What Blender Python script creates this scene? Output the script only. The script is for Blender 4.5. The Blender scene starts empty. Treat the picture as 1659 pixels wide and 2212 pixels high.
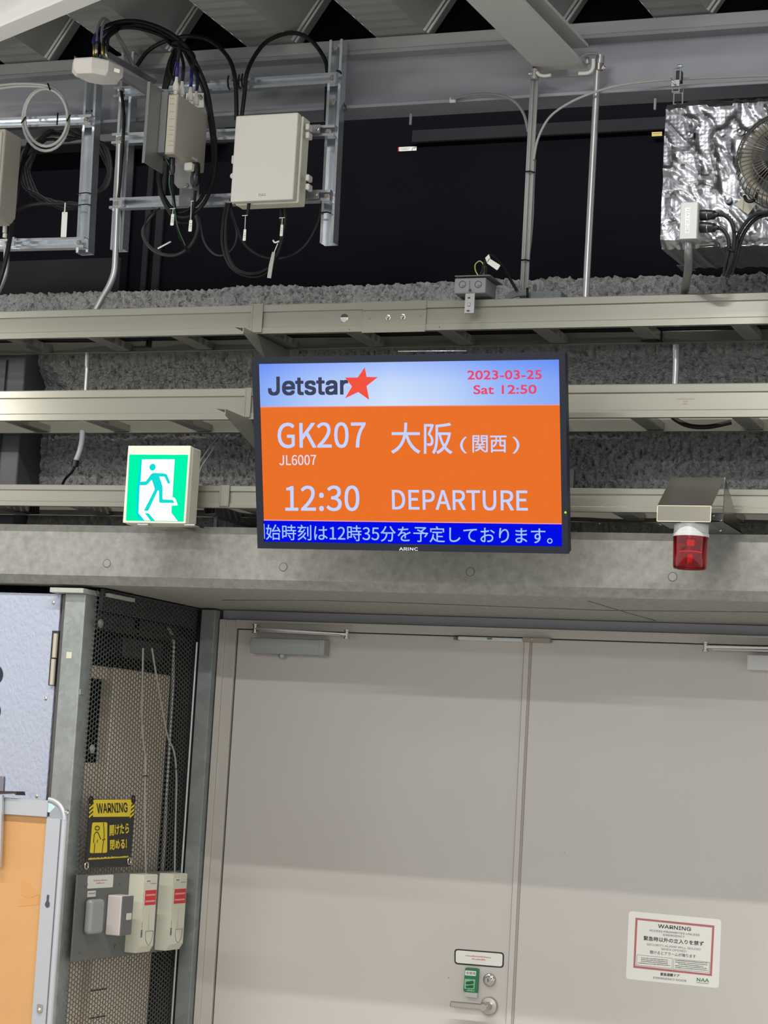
import bpy, bmesh, math, random
from mathutils import Vector, Matrix, noise
random.seed(7)
S = bpy.context.scene
COL = S.collection
V = Vector
# ------------------------------------------------------------------ camera
FPX, IW, IH = 4723.94, 1659.0, 2212.0
_y, _p, _r = 0.36547833, -0.12018982, 0.05693498
def _mm(a, b): return [[sum(a[i][k]*b[k][j] for k in range(3)) for j in range(3)] for i in range(3)]
_cy, _sy, _cp, _sp, _cr, _sr = math.cos(_y), math.sin(_y), math.cos(_p), math.sin(_p), math.cos(_r), math.sin(_r)
M3 = _mm([[_cr, -_sr, 0], [_sr, _cr, 0], [0, 0, 1]], _mm([[1, 0, 0], [0, _cp, -_sp], [0, _sp, _cp]], [[_cy, 0, _sy], [0, 1, 0], [-_sy, 0, _cy]]))
CAM = V((0, 0, 1.6))
right = V((M3[0][0], M3[0][2], -M3[0][1])); down = V((M3[1][0], M3[1][2], -M3[1][1])); fwd = V((M3[2][0], M3[2][2], -M3[2][1]))
cd = bpy.data.cameras.new('camera'); cam = bpy.data.objects.new('camera', cd); COL.objects.link(cam)
cd.sensor_fit = 'VERTICAL'; cd.sensor_height = 36; cd.lens = FPX/IH*36; cd.clip_start = .05
mw = Matrix.Identity(4)
for i in range(3):
    mw[i][0] = right[i]; mw[i][1] = -down[i]; mw[i][2] = -fwd[i]; mw[i][3] = CAM[i]
cam.matrix_world = mw
S.camera = cam
# ------------------------------------------------------------------ world, lamps, exposure
S.view_settings.view_transform = 'Standard'; S.view_settings.look = 'None'
S.view_settings.exposure = 0.0; S.view_settings.gamma = 1.0; S.view_settings.use_curve_mapping = False
W = bpy.data.worlds.new('hall'); S.world = W; W.use_nodes = True
W.node_tree.nodes['Background'].inputs[0].default_value = (0.985, 0.99, 1.0, 1)
W.node_tree.nodes['Background'].inputs[1].default_value = 1.32
def lamp(x, y, z, sx, sy, power, col=(1, .97, .92), tilt=0.0):
    l = bpy.data.lights.new('hall_or_fill_lamp', 'AREA'); l.shape = 'RECTANGLE'; l.size = sx; l.size_y = sy
    l.energy = power; l.color = col
    o = bpy.data.objects.new('hall_or_fill_lamp', l); COL.objects.link(o); o.location = (x, y, z)
    o.rotation_euler = (tilt, 0, 0); return o
lamp(-0.9, -8.0, 5.85, 6.0, .12, 335, (1, .985, .96), math.radians(70))      # far row: shallow light, shades the top of the doors
lamp(-1.0, -18.0, 5.4, 3.0, .40, 380, (1, .985, .96), math.radians(78))     # row farther back
lamp(-1.4, 1.5, 5.83, 6.5, .05, 335, (1, .965, .925), math.radians(44))     # near row: steep light over the roof edge
corner_fill = lamp(-4.0, 3.7, 2.75, .35, .12, 7, (1, .96, .88)); corner_fill.rotation_euler = (V((-2.5, 4.75, 3.45))-V((-4.0, 3.7, 2.75))).to_track_quat('-Z', 'Y').to_euler()   # unseen lamp added beyond the left edge to brighten the roof corner
# ------------------------------------------------------------------ pixel rays used to read sizes off known planes
def ray(u, v):
    return right*(u-IW/2) + down*(v-IH/2) + fwd*FPX
def PY(u, v, Y): d = ray(u, v); return CAM + d*((Y-CAM.y)/d.y)
def PZ(u, v, Z): d = ray(u, v); return CAM + d*((Z-CAM.z)/d.z)
def PX(u, v, X): d = ray(u, v); return CAM + d*((X-CAM.x)/d.x)
class Frame:
    def __init__(s, o, ex, ez): s.o = V(o); s.ex = V(ex).normalized(); s.ez = V(ez).normalized(); s.n = s.ex.cross(s.ez)
    def w(s, a, b, c=0): return s.o + s.ex*a + s.ez*b + s.n*c
    def hit(s, u, v, c=0):
        d = ray(u, v); o = s.o + s.n*c; t = (o-CAM).dot(s.n)/d.dot(s.n); q = CAM+d*t-o
        return q.dot(s.ex), q.dot(s.ez)
def FY(Y): return Frame((0, Y, 0), (1, 0, 0), (0, 0, 1))
def FX(X): return Frame((X, 0, 0), (0, 1, 0), (0, 0, 1))
# ------------------------------------------------------------------ materials
def srgb(c):
    return tuple(((x/255)/12.92 if x/255 <= .04045 else ((x/255+.055)/1.055)**2.4) for x in c) + (1,)
MATS = {}
def mat(name, rgb, rough=.5, metal=0.0, spec=.5, var=0.0, scale=8.0, bump=0.0, bscale=60.0, stretch=None, coat=0, kind='noise', var2=None, bdist=.002, detail=6):
    if name in MATS: return MATS[name]
    m = bpy.data.materials.new(name); m.use_nodes = True; N = m.node_tree.nodes; L = m.node_tree.links
    b = N['Principled BSDF']; c = srgb(rgb)
    b.inputs['Base Color'].default_value = c; b.inputs['Roughness'].default_value = rough; b.inputs['Metallic'].default_value = metal
    b.inputs['Specular IOR Level'].default_value = spec; b.inputs['Coat Weight'].default_value = coat
    co = None
    if var or bump:
        tc = N.new('ShaderNodeTexCoord'); co = tc.outputs['Object']
        if stretch:
            mp = N.new('ShaderNodeMapping'); mp.inputs['Scale'].default_value = stretch; L.new(co, mp.inputs['Vector']); co = mp.outputs['Vector']
    if var:
        if kind == 'voronoi':
            t = N.new('ShaderNodeTexVoronoi'); t.inputs['Scale'].default_value = scale; fac = t.outputs['Color']
            sp = N.new('ShaderNodeSeparateColor'); L.new(fac, sp.inputs[0]); fac = sp.outputs[0]
            L.new(co, t.inputs['Vector'])
            t2 = N.new('ShaderNodeTexNoise'); t2.inputs['Scale'].default_value = scale*.3; t2.inputs['Detail'].default_value = detail; L.new(co, t2.inputs['Vector'])
            mx = N.new('ShaderNodeMath'); mx.operation = 'MULTIPLY_ADD'; mx.inputs[1].default_value = .35; L.new(fac, mx.inputs[0])
            m2 = N.new('ShaderNodeMath'); m2.operation = 'MULTIPLY'; m2.inputs[1].default_value = .65; L.new(t2.outputs[0], m2.inputs[0]); L.new(m2.outputs[0], mx.inputs[2]); fac = mx.outputs[0]
        else:
            t = N.new('ShaderNodeTexNoise'); t.inputs['Scale'].default_value = scale; t.inputs['Detail'].default_value = detail; t.inputs['Roughness'].default_value = .65
            L.new(co, t.inputs['Vector']); fac = t.outputs[0]
        r = N.new('ShaderNodeValToRGB')
        lo = var2 if var2 else tuple(x*(1-var) for x in c[:3])
        hi = tuple(min(1, x*(1+var)) for x in c[:3])
        r.color_ramp.elements[0].position = .3; r.color_ramp.elements[0].color = tuple(lo[:3])+(1,)
        r.color_ramp.elements[1].position = .7; r.color_ramp.elements[1].color = hi+(1,)
        L.new(fac, r.inputs[0]); L.new(r.outputs[0], b.inputs['Base Color'])
    if bump:
        t = N.new('ShaderNodeTexNoise'); t.inputs['Scale'].default_value = bscale; t.inputs['Detail'].default_value = 4; L.new(co, t.inputs['Vector'])
        bn = N.new('ShaderNodeBump'); bn.inputs['Strength'].default_value = bump; bn.inputs['Distance'].default_value = bdist
        L.new(t.outputs[0], bn.inputs['Height']); L.new(bn.outputs[0], b.inputs['Normal'])
    MATS[name] = m; return m
def emit(name, rgb, strength=1.0):
    if name in MATS: return MATS[name]
    m = bpy.data.materials.new(name); m.use_nodes = True; N = m.node_tree.nodes; L = m.node_tree.links
    N.remove(N['Principled BSDF']); e = N.new('ShaderNodeEmission'); e.inputs[0].default_value = srgb(rgb); e.inputs[1].default_value = strength
    L.new(e.outputs[0], N['Material Output'].inputs[0]); MATS[name] = m; return m
concrete = mat('cast_concrete', (143, 143, 137), .85, var=.22, scale=48, bump=.3, bscale=90, detail=10)
spray = mat('sprayed_fireproofing', (162, 163, 162), .95, spec=.1, var=.30, scale=140, bump=1.0, bscale=125, bdist=.012)
beige = mat('beige_door_paint', (190, 186, 180), .45, var=.015, scale=3, bump=.04, bscale=25)
beige_frame = mat('beige_frame_paint', (184, 179, 171), .4, var=.02, scale=5)
traym = mat('tray_paint', (138, 137, 126), .24, metal=.35, var=.02, scale=4)
traydark = mat('tray_bracket_paint', (120, 120, 112), .45, metal=.1)
galv = mat('galvanised_steel', (146, 151, 149), .45, metal=.35, var=.10, scale=60, kind='voronoi')
zinc = mat('zinc_strut', (226, 231, 236), .2, metal=.82, var=.08, scale=12)
pipem = mat('steel_conduit', (176, 178, 178), .32, metal=.65, var=.05, scale=30)
greypaint = mat('grey_steel_paint', (150, 152, 158), .5, var=.04, scale=4)
beampaint = mat('light_grey_beam_paint', (190, 191, 188), .5, var=.03, scale=4)
deckm = mat('roof_deck_sheet', (150, 152, 150), .5, metal=.2, var=.06, scale=6)
deckrib = mat('roof_deck_rib', (205, 206, 204), .4, metal=.1)
blackp = mat('black_panel', (11, 11, 17), .7, spec=.04, var=.15, scale=2)
blackp2 = mat('dark_grey_panel', (34, 35, 38), .65, spec=.08, var=.1, scale=2)
blackc = mat('black_cable_jacket', (18, 18, 19), .5, spec=.25)
blackg = mat('black_gloss_plastic', (20, 20, 24), .35)
bluec = mat('blue_band', (30, 32, 110), .4)
greyc = mat('grey_cable_jacket', (168, 168, 166), .45)
greyc2 = mat('dim_grey_cable', (120, 122, 122), .45)
white_pl = mat('white_plastic', (214, 210, 202), .4)
cream_pl = mat('cream_plastic', (216, 213, 196), .42)
abox = mat('grey_beige_casting', (172, 167, 155), .5, var=.03, scale=9)
alum = mat('brushed_aluminium', (160, 161, 162), .3, metal=.8, var=.05, scale=6, stretch=(1, 1, 14))
alumf = mat('whiteboard_frame_aluminium', (190, 193, 197), .38, metal=.45)
steel = mat('satin_stainless', (190, 184, 174), .25, metal=.9)
chrome = mat('chrome', (215, 215, 215), .12, metal=1.0)
closer = mat('grey_closer_casting', (158, 160, 158), .4, metal=.3)
bezel = mat('tv_bezel', (36, 39, 50), .5, spec=.2)
whitetag = mat('white_tag', (228, 228, 222), .6)
stickerw = mat('white_sticker', (222, 222, 214), .45)
inkblack = mat('black_ink', (35, 38, 38), .6)
inkgrey = mat('grey_ink', (110, 116, 112), .6)
inkred = mat('red_ink', (196, 78, 84), .6)
inkgreen = mat('green_ink', (52, 120, 62), .6)
floorm = mat('grey_floor', (196, 194, 188), .5, var=.05, scale=2)
FLAT = {}
# ------------------------------------------------------------------ mesh builder
class MB:
    def __init__(s): s.b = bmesh.new()
    def face(s, pts, smooth=False):
        try:
            f = s.b.faces.new([s.b.verts.new(p) for p in pts]); f.smooth = smooth; return f
        except ValueError: return None
    def box(s, fr, a0, a1, b0, b1, c0, c1, bev=0, seg=1):
        vs = [s.b.verts.new(fr.w(a, b, c)) for a in (a0, a1) for b in (b0, b1) for c in (c0, c1)]
        fs = [s.b.faces.new([vs[i] for i in q]) for q in ((0, 1, 3, 2), (4, 6, 7, 5), (0, 4, 5, 1), (2, 3, 7, 6), (0, 2, 6, 4), (1, 5, 7, 3))]
        if bev:
            es = {e for f in fs for e in f.edges}
            bmesh.ops.bevel(s.b, geom=list(es), offset=bev, segments=seg, affect='EDGES', profile=.5)
        return s
    def wbox(s, x0, x1, y0, y1, z0, z1, bev=0, seg=1):
        return s.box(FY(0), x0, x1, z0, z1, -y1, -y0, bev, seg)
    def prism(s, pts, vec, smooth=False, bev=0, seg=1):
        vec = V(vec); a = [s.b.verts.new(p) for p in pts]; c = [s.b.verts.new(V(p)+vec) for p in pts]; n = len(pts)
        fs = [s.b.faces.new(a), s.b.faces.new(c[::-1])]
        side = []
        for i in range(n):
            f = s.b.faces.new((a[i], c[i], c[(i+1) % n], a[(i+1) % n])); f.smooth = smooth; side.append(f)
        if bev:
            es = {e for f in fs for e in f.edges}
            if bev > 0: bmesh.ops.bevel(s.b, geom=list(es), offset=bev, segments=seg, affect='EDGES', profile=.5)
        return s
    def fprism(s, fr, pts, c0, c1, **k):
        return s.prism([fr.w(a, b, c0) for a, b in pts], fr.n*(c1-c0), **k)
    def tube(s, pts, r, seg=8, closed=False, caps=True):
        pts = [V(p) for p in pts]; n = len(pts); rings = []
        prev = None
        for i, p in enumerate(pts):
            if closed: t = (pts[(i+1) % n]-pts[i-1])
            else: t = pts[min(i+1, n-1)]-pts[max(i-1, 0)]
            t.normalize()
            if prev is None:
                a = V((0, 0, 1)) if abs(t.z) < .9 else V((1, 0, 0)); x = t.cross(a).normalized()
            else:
                x = (prev - t*prev.dot(t)).normalized()
            prev = x; yv = t.cross(x)
            rr = r[i] if isinstance(r, (list, tuple)) else r
            rings.append([s.b.verts.new(p+(x*math.cos(k*2*math.pi/seg)+yv*math.sin(k*2*math.pi/seg))*rr) for k in range(seg)])
        m = n if closed else n-1
        for i in range(m):
            A, B = rings[i], rings[(i+1) % n]
            for k in range(seg):
                f = s.b.faces.new((A[k], A[(k+1) % seg], B[(k+1) % seg], B[k])); f.smooth = True
        if caps and not closed:
            s.b.faces.new(rings[0][::-1]); s.b.faces.new(rings[-1])
        return s
    def lathe(s, o, ax, prof, seg=32, smooth=True):
        o = V(o); ax = V(ax).normalized(); a = V((0, 0, 1)) if abs(ax.z) < .9 else V((1, 0, 0)); x = ax.cross(a).normalized(); yv = ax.cross(x)
        rings = [[s.b.verts.new(o+ax*h+(x*math.cos(k*2*math.pi/seg)+yv*math.sin(k*2*math.pi/seg))*max(r, 1e-5)) for k in range(seg)] for r, h in prof]
        for A, B in zip(rings, rings[1:]):
            for k in range(seg):
                f = s.b.faces.new((A[k], A[(k+1) % seg], B[(k+1) % seg], B[k])); f.smooth = smooth
        s.b.faces.new(rings[0][::-1]); s.b.faces.new(rings[-1]); return s
    def ring(s, fr, a, b, c, R, r, seg=24, rs=6):
        return s.tube([fr.w(a+R*math.cos(i*2*math.pi/seg), b+R*math.sin(i*2*math.pi/seg), c) for i in range(seg)], r, rs, closed=True)
    def build(s, name, m, parent=None, origin=None, autos=True):
        bmesh.ops.recalc_face_normals(s.b, faces=s.b.faces[:])
        for e in s.b.edges:
            if len(e.link_faces) == 2 and e.calc_face_angle(0) > math.radians(38): e.smooth = False
        if parent is not None: o0 = parent['_o']; o0 = V(o0)
        elif origin is not None: o0 = V(origin)
        else:
            xs = [v.co for v in s.b.verts]
            o0 = V(((min(p.x for p in xs)+max(p.x for p in xs))/2, (min(p.y for p in xs)+max(p.y for p in xs))/2, min(p.z for p in xs)))
        bmesh.ops.translate(s.b, verts=s.b.verts[:], vec=-o0)
        me = bpy.data.meshes.new(name); s.b.to_mesh(me); s.b.free(); me.materials.append(m)
        o = bpy.data.objects.new(name, me); COL.objects.link(o)
        o['_o'] = tuple(o0)
        if parent is not None: o.parent = parent
        else: o.location = o0
        return o
def thing(name, label, cat, loc, group=None):
    o = bpy.data.objects.new(name, None); COL.objects.link(o); o.location = loc; o.empty_display_size = .05
    o['_o'] = tuple(loc); o['label'] = label; o['category'] = cat
    if group: o['group'] = group
    return o
def tag(o, label, cat, group=None):
    o['label'] = label; o['category'] = cat
    if group: o['group'] = group
    return o
def struct(o): o['kind'] = 'structure'; return o
def smooth_path(pts, n=6):
    P = [V(p) for p in pts]; out = []
    for i in range(len(P)-1):
        p0 = P[max(i-1, 0)]; p1 = P[i]; p2 = P[i+1]; p3 = P[min(i+2, len(P)-1)]
        for k in range(n):
            t = k/n
            out.append(.5*((2*p1)+(p2-p0)*t+(2*p0-5*p1+4*p2-p3)*t*t+(3*p1-p0-3*p2+p3)*t**3))
    out.append(P[-1]); return out
def pix(pts, Y=None): return [PY(p[0], p[1], p[2] if len(p) > 2 else Y) for p in pts]
def cable(pts, r, Y=None, n=6, seg=8): return MB().tube(smooth_path(pix(pts, Y), n), r, seg)
# ------------------------------------------------------------------ lettering
FONTS = {}
def font_for(txt):
    """Blender's own shipped typefaces; the built-in one if they are missing"""
    n = None if txt[:4] in ('2023', 'Sat ') else ('Inter.woff2' if txt in ('Jetstar', 'WARNING') else 'Noto Sans CJK Regular.woff2')
    if n is None: return None
    if n not in FONTS:
        try: FONTS[n] = bpy.data.fonts.load(bpy.utils.system_resource('DATAFILES', path='fonts')+'/'+n)
        except Exception: FONTS[n] = None
    return FONTS[n]
def letters(txt, bold=0.0, shear=0.0):
    key = (txt, bold, shear)
    if key not in FLAT:
        c = bpy.data.curves.new('t', 'FONT'); c.body = txt; FT = font_for(txt)
        if FT: c.font = FT
        c.offset = bold; c.shear = shear; c.resolution_u = 4; c.fill_mode = 'FRONT'
        o = bpy.data.objects.new('t', c); COL.objects.link(o)
        dg = bpy.context.evaluated_depsgraph_get(); me = bpy.data.meshes.new_from_object(o.evaluated_get(dg))
        vs = [v.co.copy() for v in me.vertices]; fs = [tuple(p.vertices) for p in me.polygons]
        bpy.data.objects.remove(o); bpy.data.curves.remove(c); bpy.data.meshes.remove(me)
        if not vs: vs = [V((0, 0, 0)), V((1, 0, 0)), V((0, 1, 0))]; fs = [(0, 1, 2)]
        x0 = min(v.x for v in vs); x1 = max(v.x for v in vs); y0 = min(v.y for v in vs); y1 = max(v.y for v in vs)
        FLAT[key] = ([((v.x-x0)/(x1-x0), (v.y-y0)/(y1-y0)) for v in vs], fs)
    return FLAT[key]
def text(mb, fr, txt, lb, rb, lt, c, bold=0.0, shear=0.0):
    """lay the words on plane fr: lb/rb/lt = where their left-bottom, right-bottom, left-top corners lie"""
    vs, fs = letters(txt, 0, shear)
    a = V(fr.hit(*lb, c)); b = V(fr.hit(*rb, c)); t = V(fr.hit(*lt, c))
    ex = b-a; ez = t-a
    bw = bold*1.3; bx = bw*ez.length/max(ex.length, 1e-6)          # heavier weights: the same letter laid down at small offsets
    for kk, (dx_, dy_) in enumerate(((0, 0),) if not bold else ((-bx, -bw), (bx, -bw), (-bx, bw), (bx, bw), (0, 0))):
        nv = [mb.b.verts.new(fr.w(a.x+ex.x*(x*(1-2*bx)+bx+dx_)+ez.x*(y*(1-2*bw)+bw+dy_), a.y+ex.y*(x*(1-2*bx)+bx+dx_)+ez.y*(y*(1-2*bw)+bw+dy_), c+.00004*kk)) for x, y in vs]
        for f in fs:
            try: mb.b.faces.new([nv[i] for i in f])
            except ValueError: pass
def flat(mb, fr, pts, c, th=0.0004):
    """thin printed film with the given outline (pixel corners on plane fr)"""
    q = [fr.hit(u, v, c) for u, v in pts]; mb.fprism(fr, q, c-th, c); return mb
def rrect(u0, v0, u1, v1, u2, v2, u3, v3, r=.12, n=4):
    """rounded quadrilateral through four pixel corners in order"""
    P = [V((u0, v0)), V((u1, v1)), V((u2, v2)), V((u3, v3))]; out = []
    m = min((P[1]-P[0]).length, (P[2]-P[1]).length)*r
    for i in range(4):
        p = P[i]; a = (P[i-1]-p).normalized()*m; b = (P[(i+1) % 4]-p).normalized()*m
        for k in range(n+1):
            t = k/n; q = p+a*(1-t)**2+b*t**2; out.append((q.x, q.y))
    return out
def rough_rows(mb, fr, rows, c, seed=1, gap=.25):
    """unreadably small print: rows of (left px, right px, height px) as broken dashes"""
    rnd = random.Random(seed)
    for (u0, v0), (u1, v1), h in rows:
        t = 0; L = math.hypot(u1-u0, v1-v0)
        while t < L-1.2:
            w = rnd.uniform(1.0, 2.6); e = min(t+w, L)
            p = (u0+(u1-u0)*t/L, v0+(v1-v0)*t/L); q = (u0+(u1-u0)*e/L, v0+(v1-v0)*e/L)
            hh = h*rnd.uniform(.55, 1)
            flat(mb, fr, [p, q, (q[0], q[1]-hh), (p[0], p[1]-hh)], c, .0001)
            t = e+rnd.uniform(gap, gap*3)
# ================================================================== THE SETTING
YD = 5.7988   # door plane
YB = 5.08     # lintel face
ZB, ZB2, ZBT = 2.0574, 2.0795, 2.213
XS = -2.766   # mesh plane
o = MB().wbox(-15, 12, -26, 5.8, -.1, 0).build('floor', floorm); struct(o)
struct(MB().wbox(-15, 12, -26, 3.85, 6.15, 6.3).build('ceiling', mat('hall_ceiling', (96, 97, 98), .7)))
# concrete lintel: face, chamfer, soffit slab
mb = MB()
prof = [(YB, ZBT), (YB, ZB2), (YB+.022, ZB), (YB+.10, ZB), (YB+.10, ZBT)]
mb.prism([(-6.5, y, z) for y, z in prof], (XS+6.5, 0, 0))
prof = [(YB, ZBT), (YB, ZB2), (YB+.022, ZB), (YD+.02, ZB), (YD+.02, ZBT)]
mb.prism([(XS, y, z) for y, z in prof], (4.2, 0, 0))
lint = struct(mb.build('trim_1', concrete))
plug = mat('form_tie_plug', (148, 148, 142), .85, var=.08, scale=30)
groove = mat('form_tie_groove', (95, 95, 90), .9)
for u, v in ((231, 1217), (612, 1225), (1016, 1235), (1453, 1246)):
    fr = FY(YB); a, b = fr.hit(u, v)
    mb = MB(); mb.lathe(fr.w(a, b, -.001), fr.n, [(.0098, 0), (.0098, .0016), (.0088, .0022)], 24)
    mb.build('tie_plug', plug, lint)
    MB().ring(fr, a, b, .0002, .0105, .0009).build('tie_ring', groove, lint)
# soffit joint lines
mb = MB()
def soff(u, v): return PZ(u, v, ZB-.0004)
for L in ([(900, 1303), (1300, 1318), (1659, 1322)], [(1270, 1298), (1350, 1322), (1417, 1341)], [(480, 1296), (700, 1297), (900, 1303)]):
    P = [soff(*p) for p in L]
    for a, b in zip(P, P[1:]): mb.tube([a, b], .0012, 4)
mb.build('formwork_seam', groove, lint)
# lower back wall strip + wall behind frame
o = struct(MB().wbox(XS, 2, YD+.02, YD+.12, 0, 2.30).build('wall_back', mat('grey_wall_paint', (112, 114, 115), .6)))
# sprayed fireproofed beam behind the trays
def sprayed():
    mb = MB(); b = mb.b
    Z1 = 2.905; prof = []
    def seg(y0, z0, y1, z1, n):
        for i in range(n): t = i/n; prof.append((y0+(y1-y0)*t, z0+(z1-z0)*t))
    seg(5.60, Z1, 5.35, Z1, 14); seg(5.345, Z1, 5.335, 2.77, 36); seg(5.335, 2.77, 5.335, 2.70, 6); seg(5.335, 2.70, 5.39, 2.645, 14)
    seg(5.39, 2.645, 5.39, 2.36, 66); seg(5.39, 2.36, 5.34, 2.33, 8); seg(5.34, 2.33, 5.34, 2.15, 12)
    n = 720; x0, x1 = -3.35, -.55; rows = []
    for i in range(n+1):
        x = x0+(x1-x0)*i/n; row = []
        for j, (y, z) in enumerate(prof):
            p = V((x, y, z))
            f = noise.fractal(p*75, .9, 2.1, 3)*.0075 + noise.noise(p*9+V((3, 1, 7)))*.006
            k = -(max(0, noise.noise(p*95+V((5, 5, 5)))-.08))*.020
            big = noise.noise(V((x*3.1, 0, 4)))*.006 + (noise.noise(V((x*9, 0, 9))))*.004
            dz = (f*.7+big+.002) if z > 2.87 else f*.4
            row.append(b.verts.new((x, y-f-k, z+dz)))
        rows.append(row)
    for A, B in zip(rows, rows[1:]):
        for j in range(len(prof)-1):
            fa = b.faces.new((A[j], A[j+1], B[j+1], B[j])); fa.smooth = True
    return mb.build('trim_2', spray)
struct(sprayed())
# grey column left of it
mb = MB(); xa = PY(46, 900, 5.27).x
mb.wbox(-3.9, xa, 5.27, 5.6, 2.2, 2.80, .003)
o = tag(mb.build('steel_column', mat('dark_grey_column_paint', (70, 72, 74), .5)), 'dark grey steel column behind the trays at the left edge', 'column')
xb = PY(12, 800, 5.262).x
MB().wbox(-3.9, xb, 5.262, 5.27, 2.2, 2.70, .001).build('cover_plate', mat('dark_plate', (62, 64, 66), .5), o)
# upper dark back wall with panels
uw = struct(MB().wbox(-7, 4, 5.95, 6.05, 2.2, 3.9).build('wall_upper', blackp))
Z0 = 2.75
for u0, u1, m in ((-40, 262, blackp2), (262, 276, blackp), (306, 318, blackp2), (330, 346, blackp2)):
    a = PY(u0, 580, 5.94).x; b = PY(u1, 580, 5.94).x
    MB().wbox(a, b, 5.935, 5.948, Z0, 3.16 if u0 < 0 else 3.6, .002).build('panel', m, uw)
zt = PY(1240, 262, 5.93).z; zb = PY(1240, 290, 5.93).z
struct(MB().wbox(-2.25, 3, 5.93, 5.949, zb, zt, .003).build('trim_3', blackp2))
zt2 = PY(150, 270, 5.8).z; zb2 = PY(150, 300, 5.8).z
MB().wbox(-7, PY(480, 300, 5.9).x, 5.85, 5.94, zb2, zt2, .003).build('rail', mat('mid_grey_rail', (58, 60, 62), .5), uw)
# ---- purlin I beam (horizontal)
YP = 5.14
def zrow(v, Y): return PY(800, v, Y).z
zt1, zt2_, zw1, zbf = zrow(107, YP), zrow(109, YP), zrow(122, YP+.045), zrow(224, YP)
# z levels: closure angle 81..107, top flange, web, bottom flange
purl = thing('roof_beam', 'long grey painted I-beam running across under the roof deck', 'beam', (-1.5, YP+.05, zbf-.01))
zc = zrow(81, YP)
mb = MB(); mb.wbox(-7, 3.5, YP-.0, YP+.10, zt2_-.008, zt1, .0012); mb.wbox(-7, 3.5, YP+.046, YP+.054, zbf, zt2_-.004); mb.wbox(-7, 3.5, YP, YP+.10, zbf-.009, zbf, .0012)
mb.build('beam_body', greypaint, purl)
MB().wbox(-7, 3.5, YP+.004, YP+.012, zt1, zc, .0008).build('edge_angle', mat('edge_angle_paint', (165, 166, 166), .5), purl)
# splice plate right of the big beam
a = PY(1216, 210, YP).x
MB().prism([PY(p[0], p[1], YP-.001) for p in ((1190, 166), (1216, 200), (1659, 180), (1659, 150))], (0, .004, 0)).build('splice_plate', greypaint, purl) if False else None
# ---- roof deck
DIR = V((.141, 1, -.104)).normalized()
def deckpt(u, v, Y0, t): return PY(u, v, Y0)+DIR*t
deck = thing('ceiling', 'folded metal roof deck with deep dark ribs', 'roof', (-1.5, 5.2, zc)); del deck['category']; del deck['label']; deck['kind'] = 'structure'
Z_D = zc+.004; xr0 = PY(641, 92, YP+.02).x; PER = (PY(925, 72, YP+.02).x-PY(370, 103, YP+.02).x)/2
FW = .142; HT = .19; WX = .125
back = .05; LEN = 1.25
up = V((0, 0, 1))
for k in range(-9, 8):
    xr = xr0+k*PER; o0 = V((xr, YP+.02, Z_D))+DIR*back
    A = V((xr-FW, YP+.02, Z_D)); B = V((xr, YP+.02, Z_D)); C = B+V((WX, 0, HT)); Dp = V((xr-FW+PER-WX, YP+.02, Z_D+HT)); E = V((xr-FW+PER, YP+.02, Z_D))
    th = .0012
    mb = MB(); n = 56 if -6 < k < 4 else 2
    step = LEN/n
    for i in range(n):     # crimped bottom flange
        t0 = back-i*step; t1 = t0-step
        dz = .0028 if (i % 2 == 0) else 0.0; dz2 = .0028-dz
        mb.face([A+DIR*t0+up*dz, B+DIR*t0+up*dz, B+DIR*t1+up*dz2, A+DIR*t1+up*dz2])
    bmesh.ops.remove_doubles(mb.b, verts=mb.b.verts[:], dist=1e-5)
    mb.build('deck_flange', deckrib if False else deckm, deck)
    mb = MB()
    for a, b in ((B, C), (C, Dp), (Dp, E)):
        mb.prism([a+DIR*back, b+DIR*back, b+DIR*back+up*th+V((0, 0, 0)), a+DIR*back+up*th], -DIR*(LEN))
    mb.build('deck_web', deckm, deck)
    mb = MB()                # black sheet painted for the dark void at the rib end
    mb.prism([B+DIR*.02, C+DIR*.02, Dp+DIR*.02, E+DIR*.02], DIR*.01); mb.build('rib_void_shade', blackp, deck)
    mb = MB(); q = V((WX, 0, HT)).normalized(); pn = V((HT, 0, -WX)).normalized()
    for s_, r_ in ((.004, .0045), (.0155, .0035)):
        mb.tube([B-DIR*.03+pn*s_, C-DIR*.03+pn*s_], r_, 6)
    mb.build('edge_rod', deckrib, deck)
# ---- big I beam coming towards the viewer
def big_beam():
    Zf = PY(1160, 150, YP-.02).z
    # bottom flange end corners
    a = PZ(1162, 153, Zf); b = PZ(1270, 150, Zf)
    L = 1.6; th = .009
    t = thing('roof_girder', 'pale grey I-beam slanting from the top edge down to the crossbeam', 'beam', (a+b)/2)
    c = (a+b)/2; w = (b-a).length; sx = V((1, 0, 0)); hw = w/2
    a = c-sx*hw; b = c+sx*hw
    MB().prism([a, b, b+up*th, a+up*th], -DIR*L, bev=.001).build('bottom_flange', beampaint, t)
    # height: top flange right edge passes (1312,100)
    H = PY(1312, 100, b.y).z-Zf
    MB().prism([c-sx*.004+up*th, c+sx*.004+up*th, c+sx*.004+up*H, c-sx*.004+up*H], -DIR*L).build('web', beampaint, t)
    MB().prism([a+up*H, b+up*H, b+up*(H+th), a+up*(H+th)], -DIR*L, bev=.001).build('top_flange', beampaint, t)
    return t, Zf
gird, ZG = big_beam()
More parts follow.
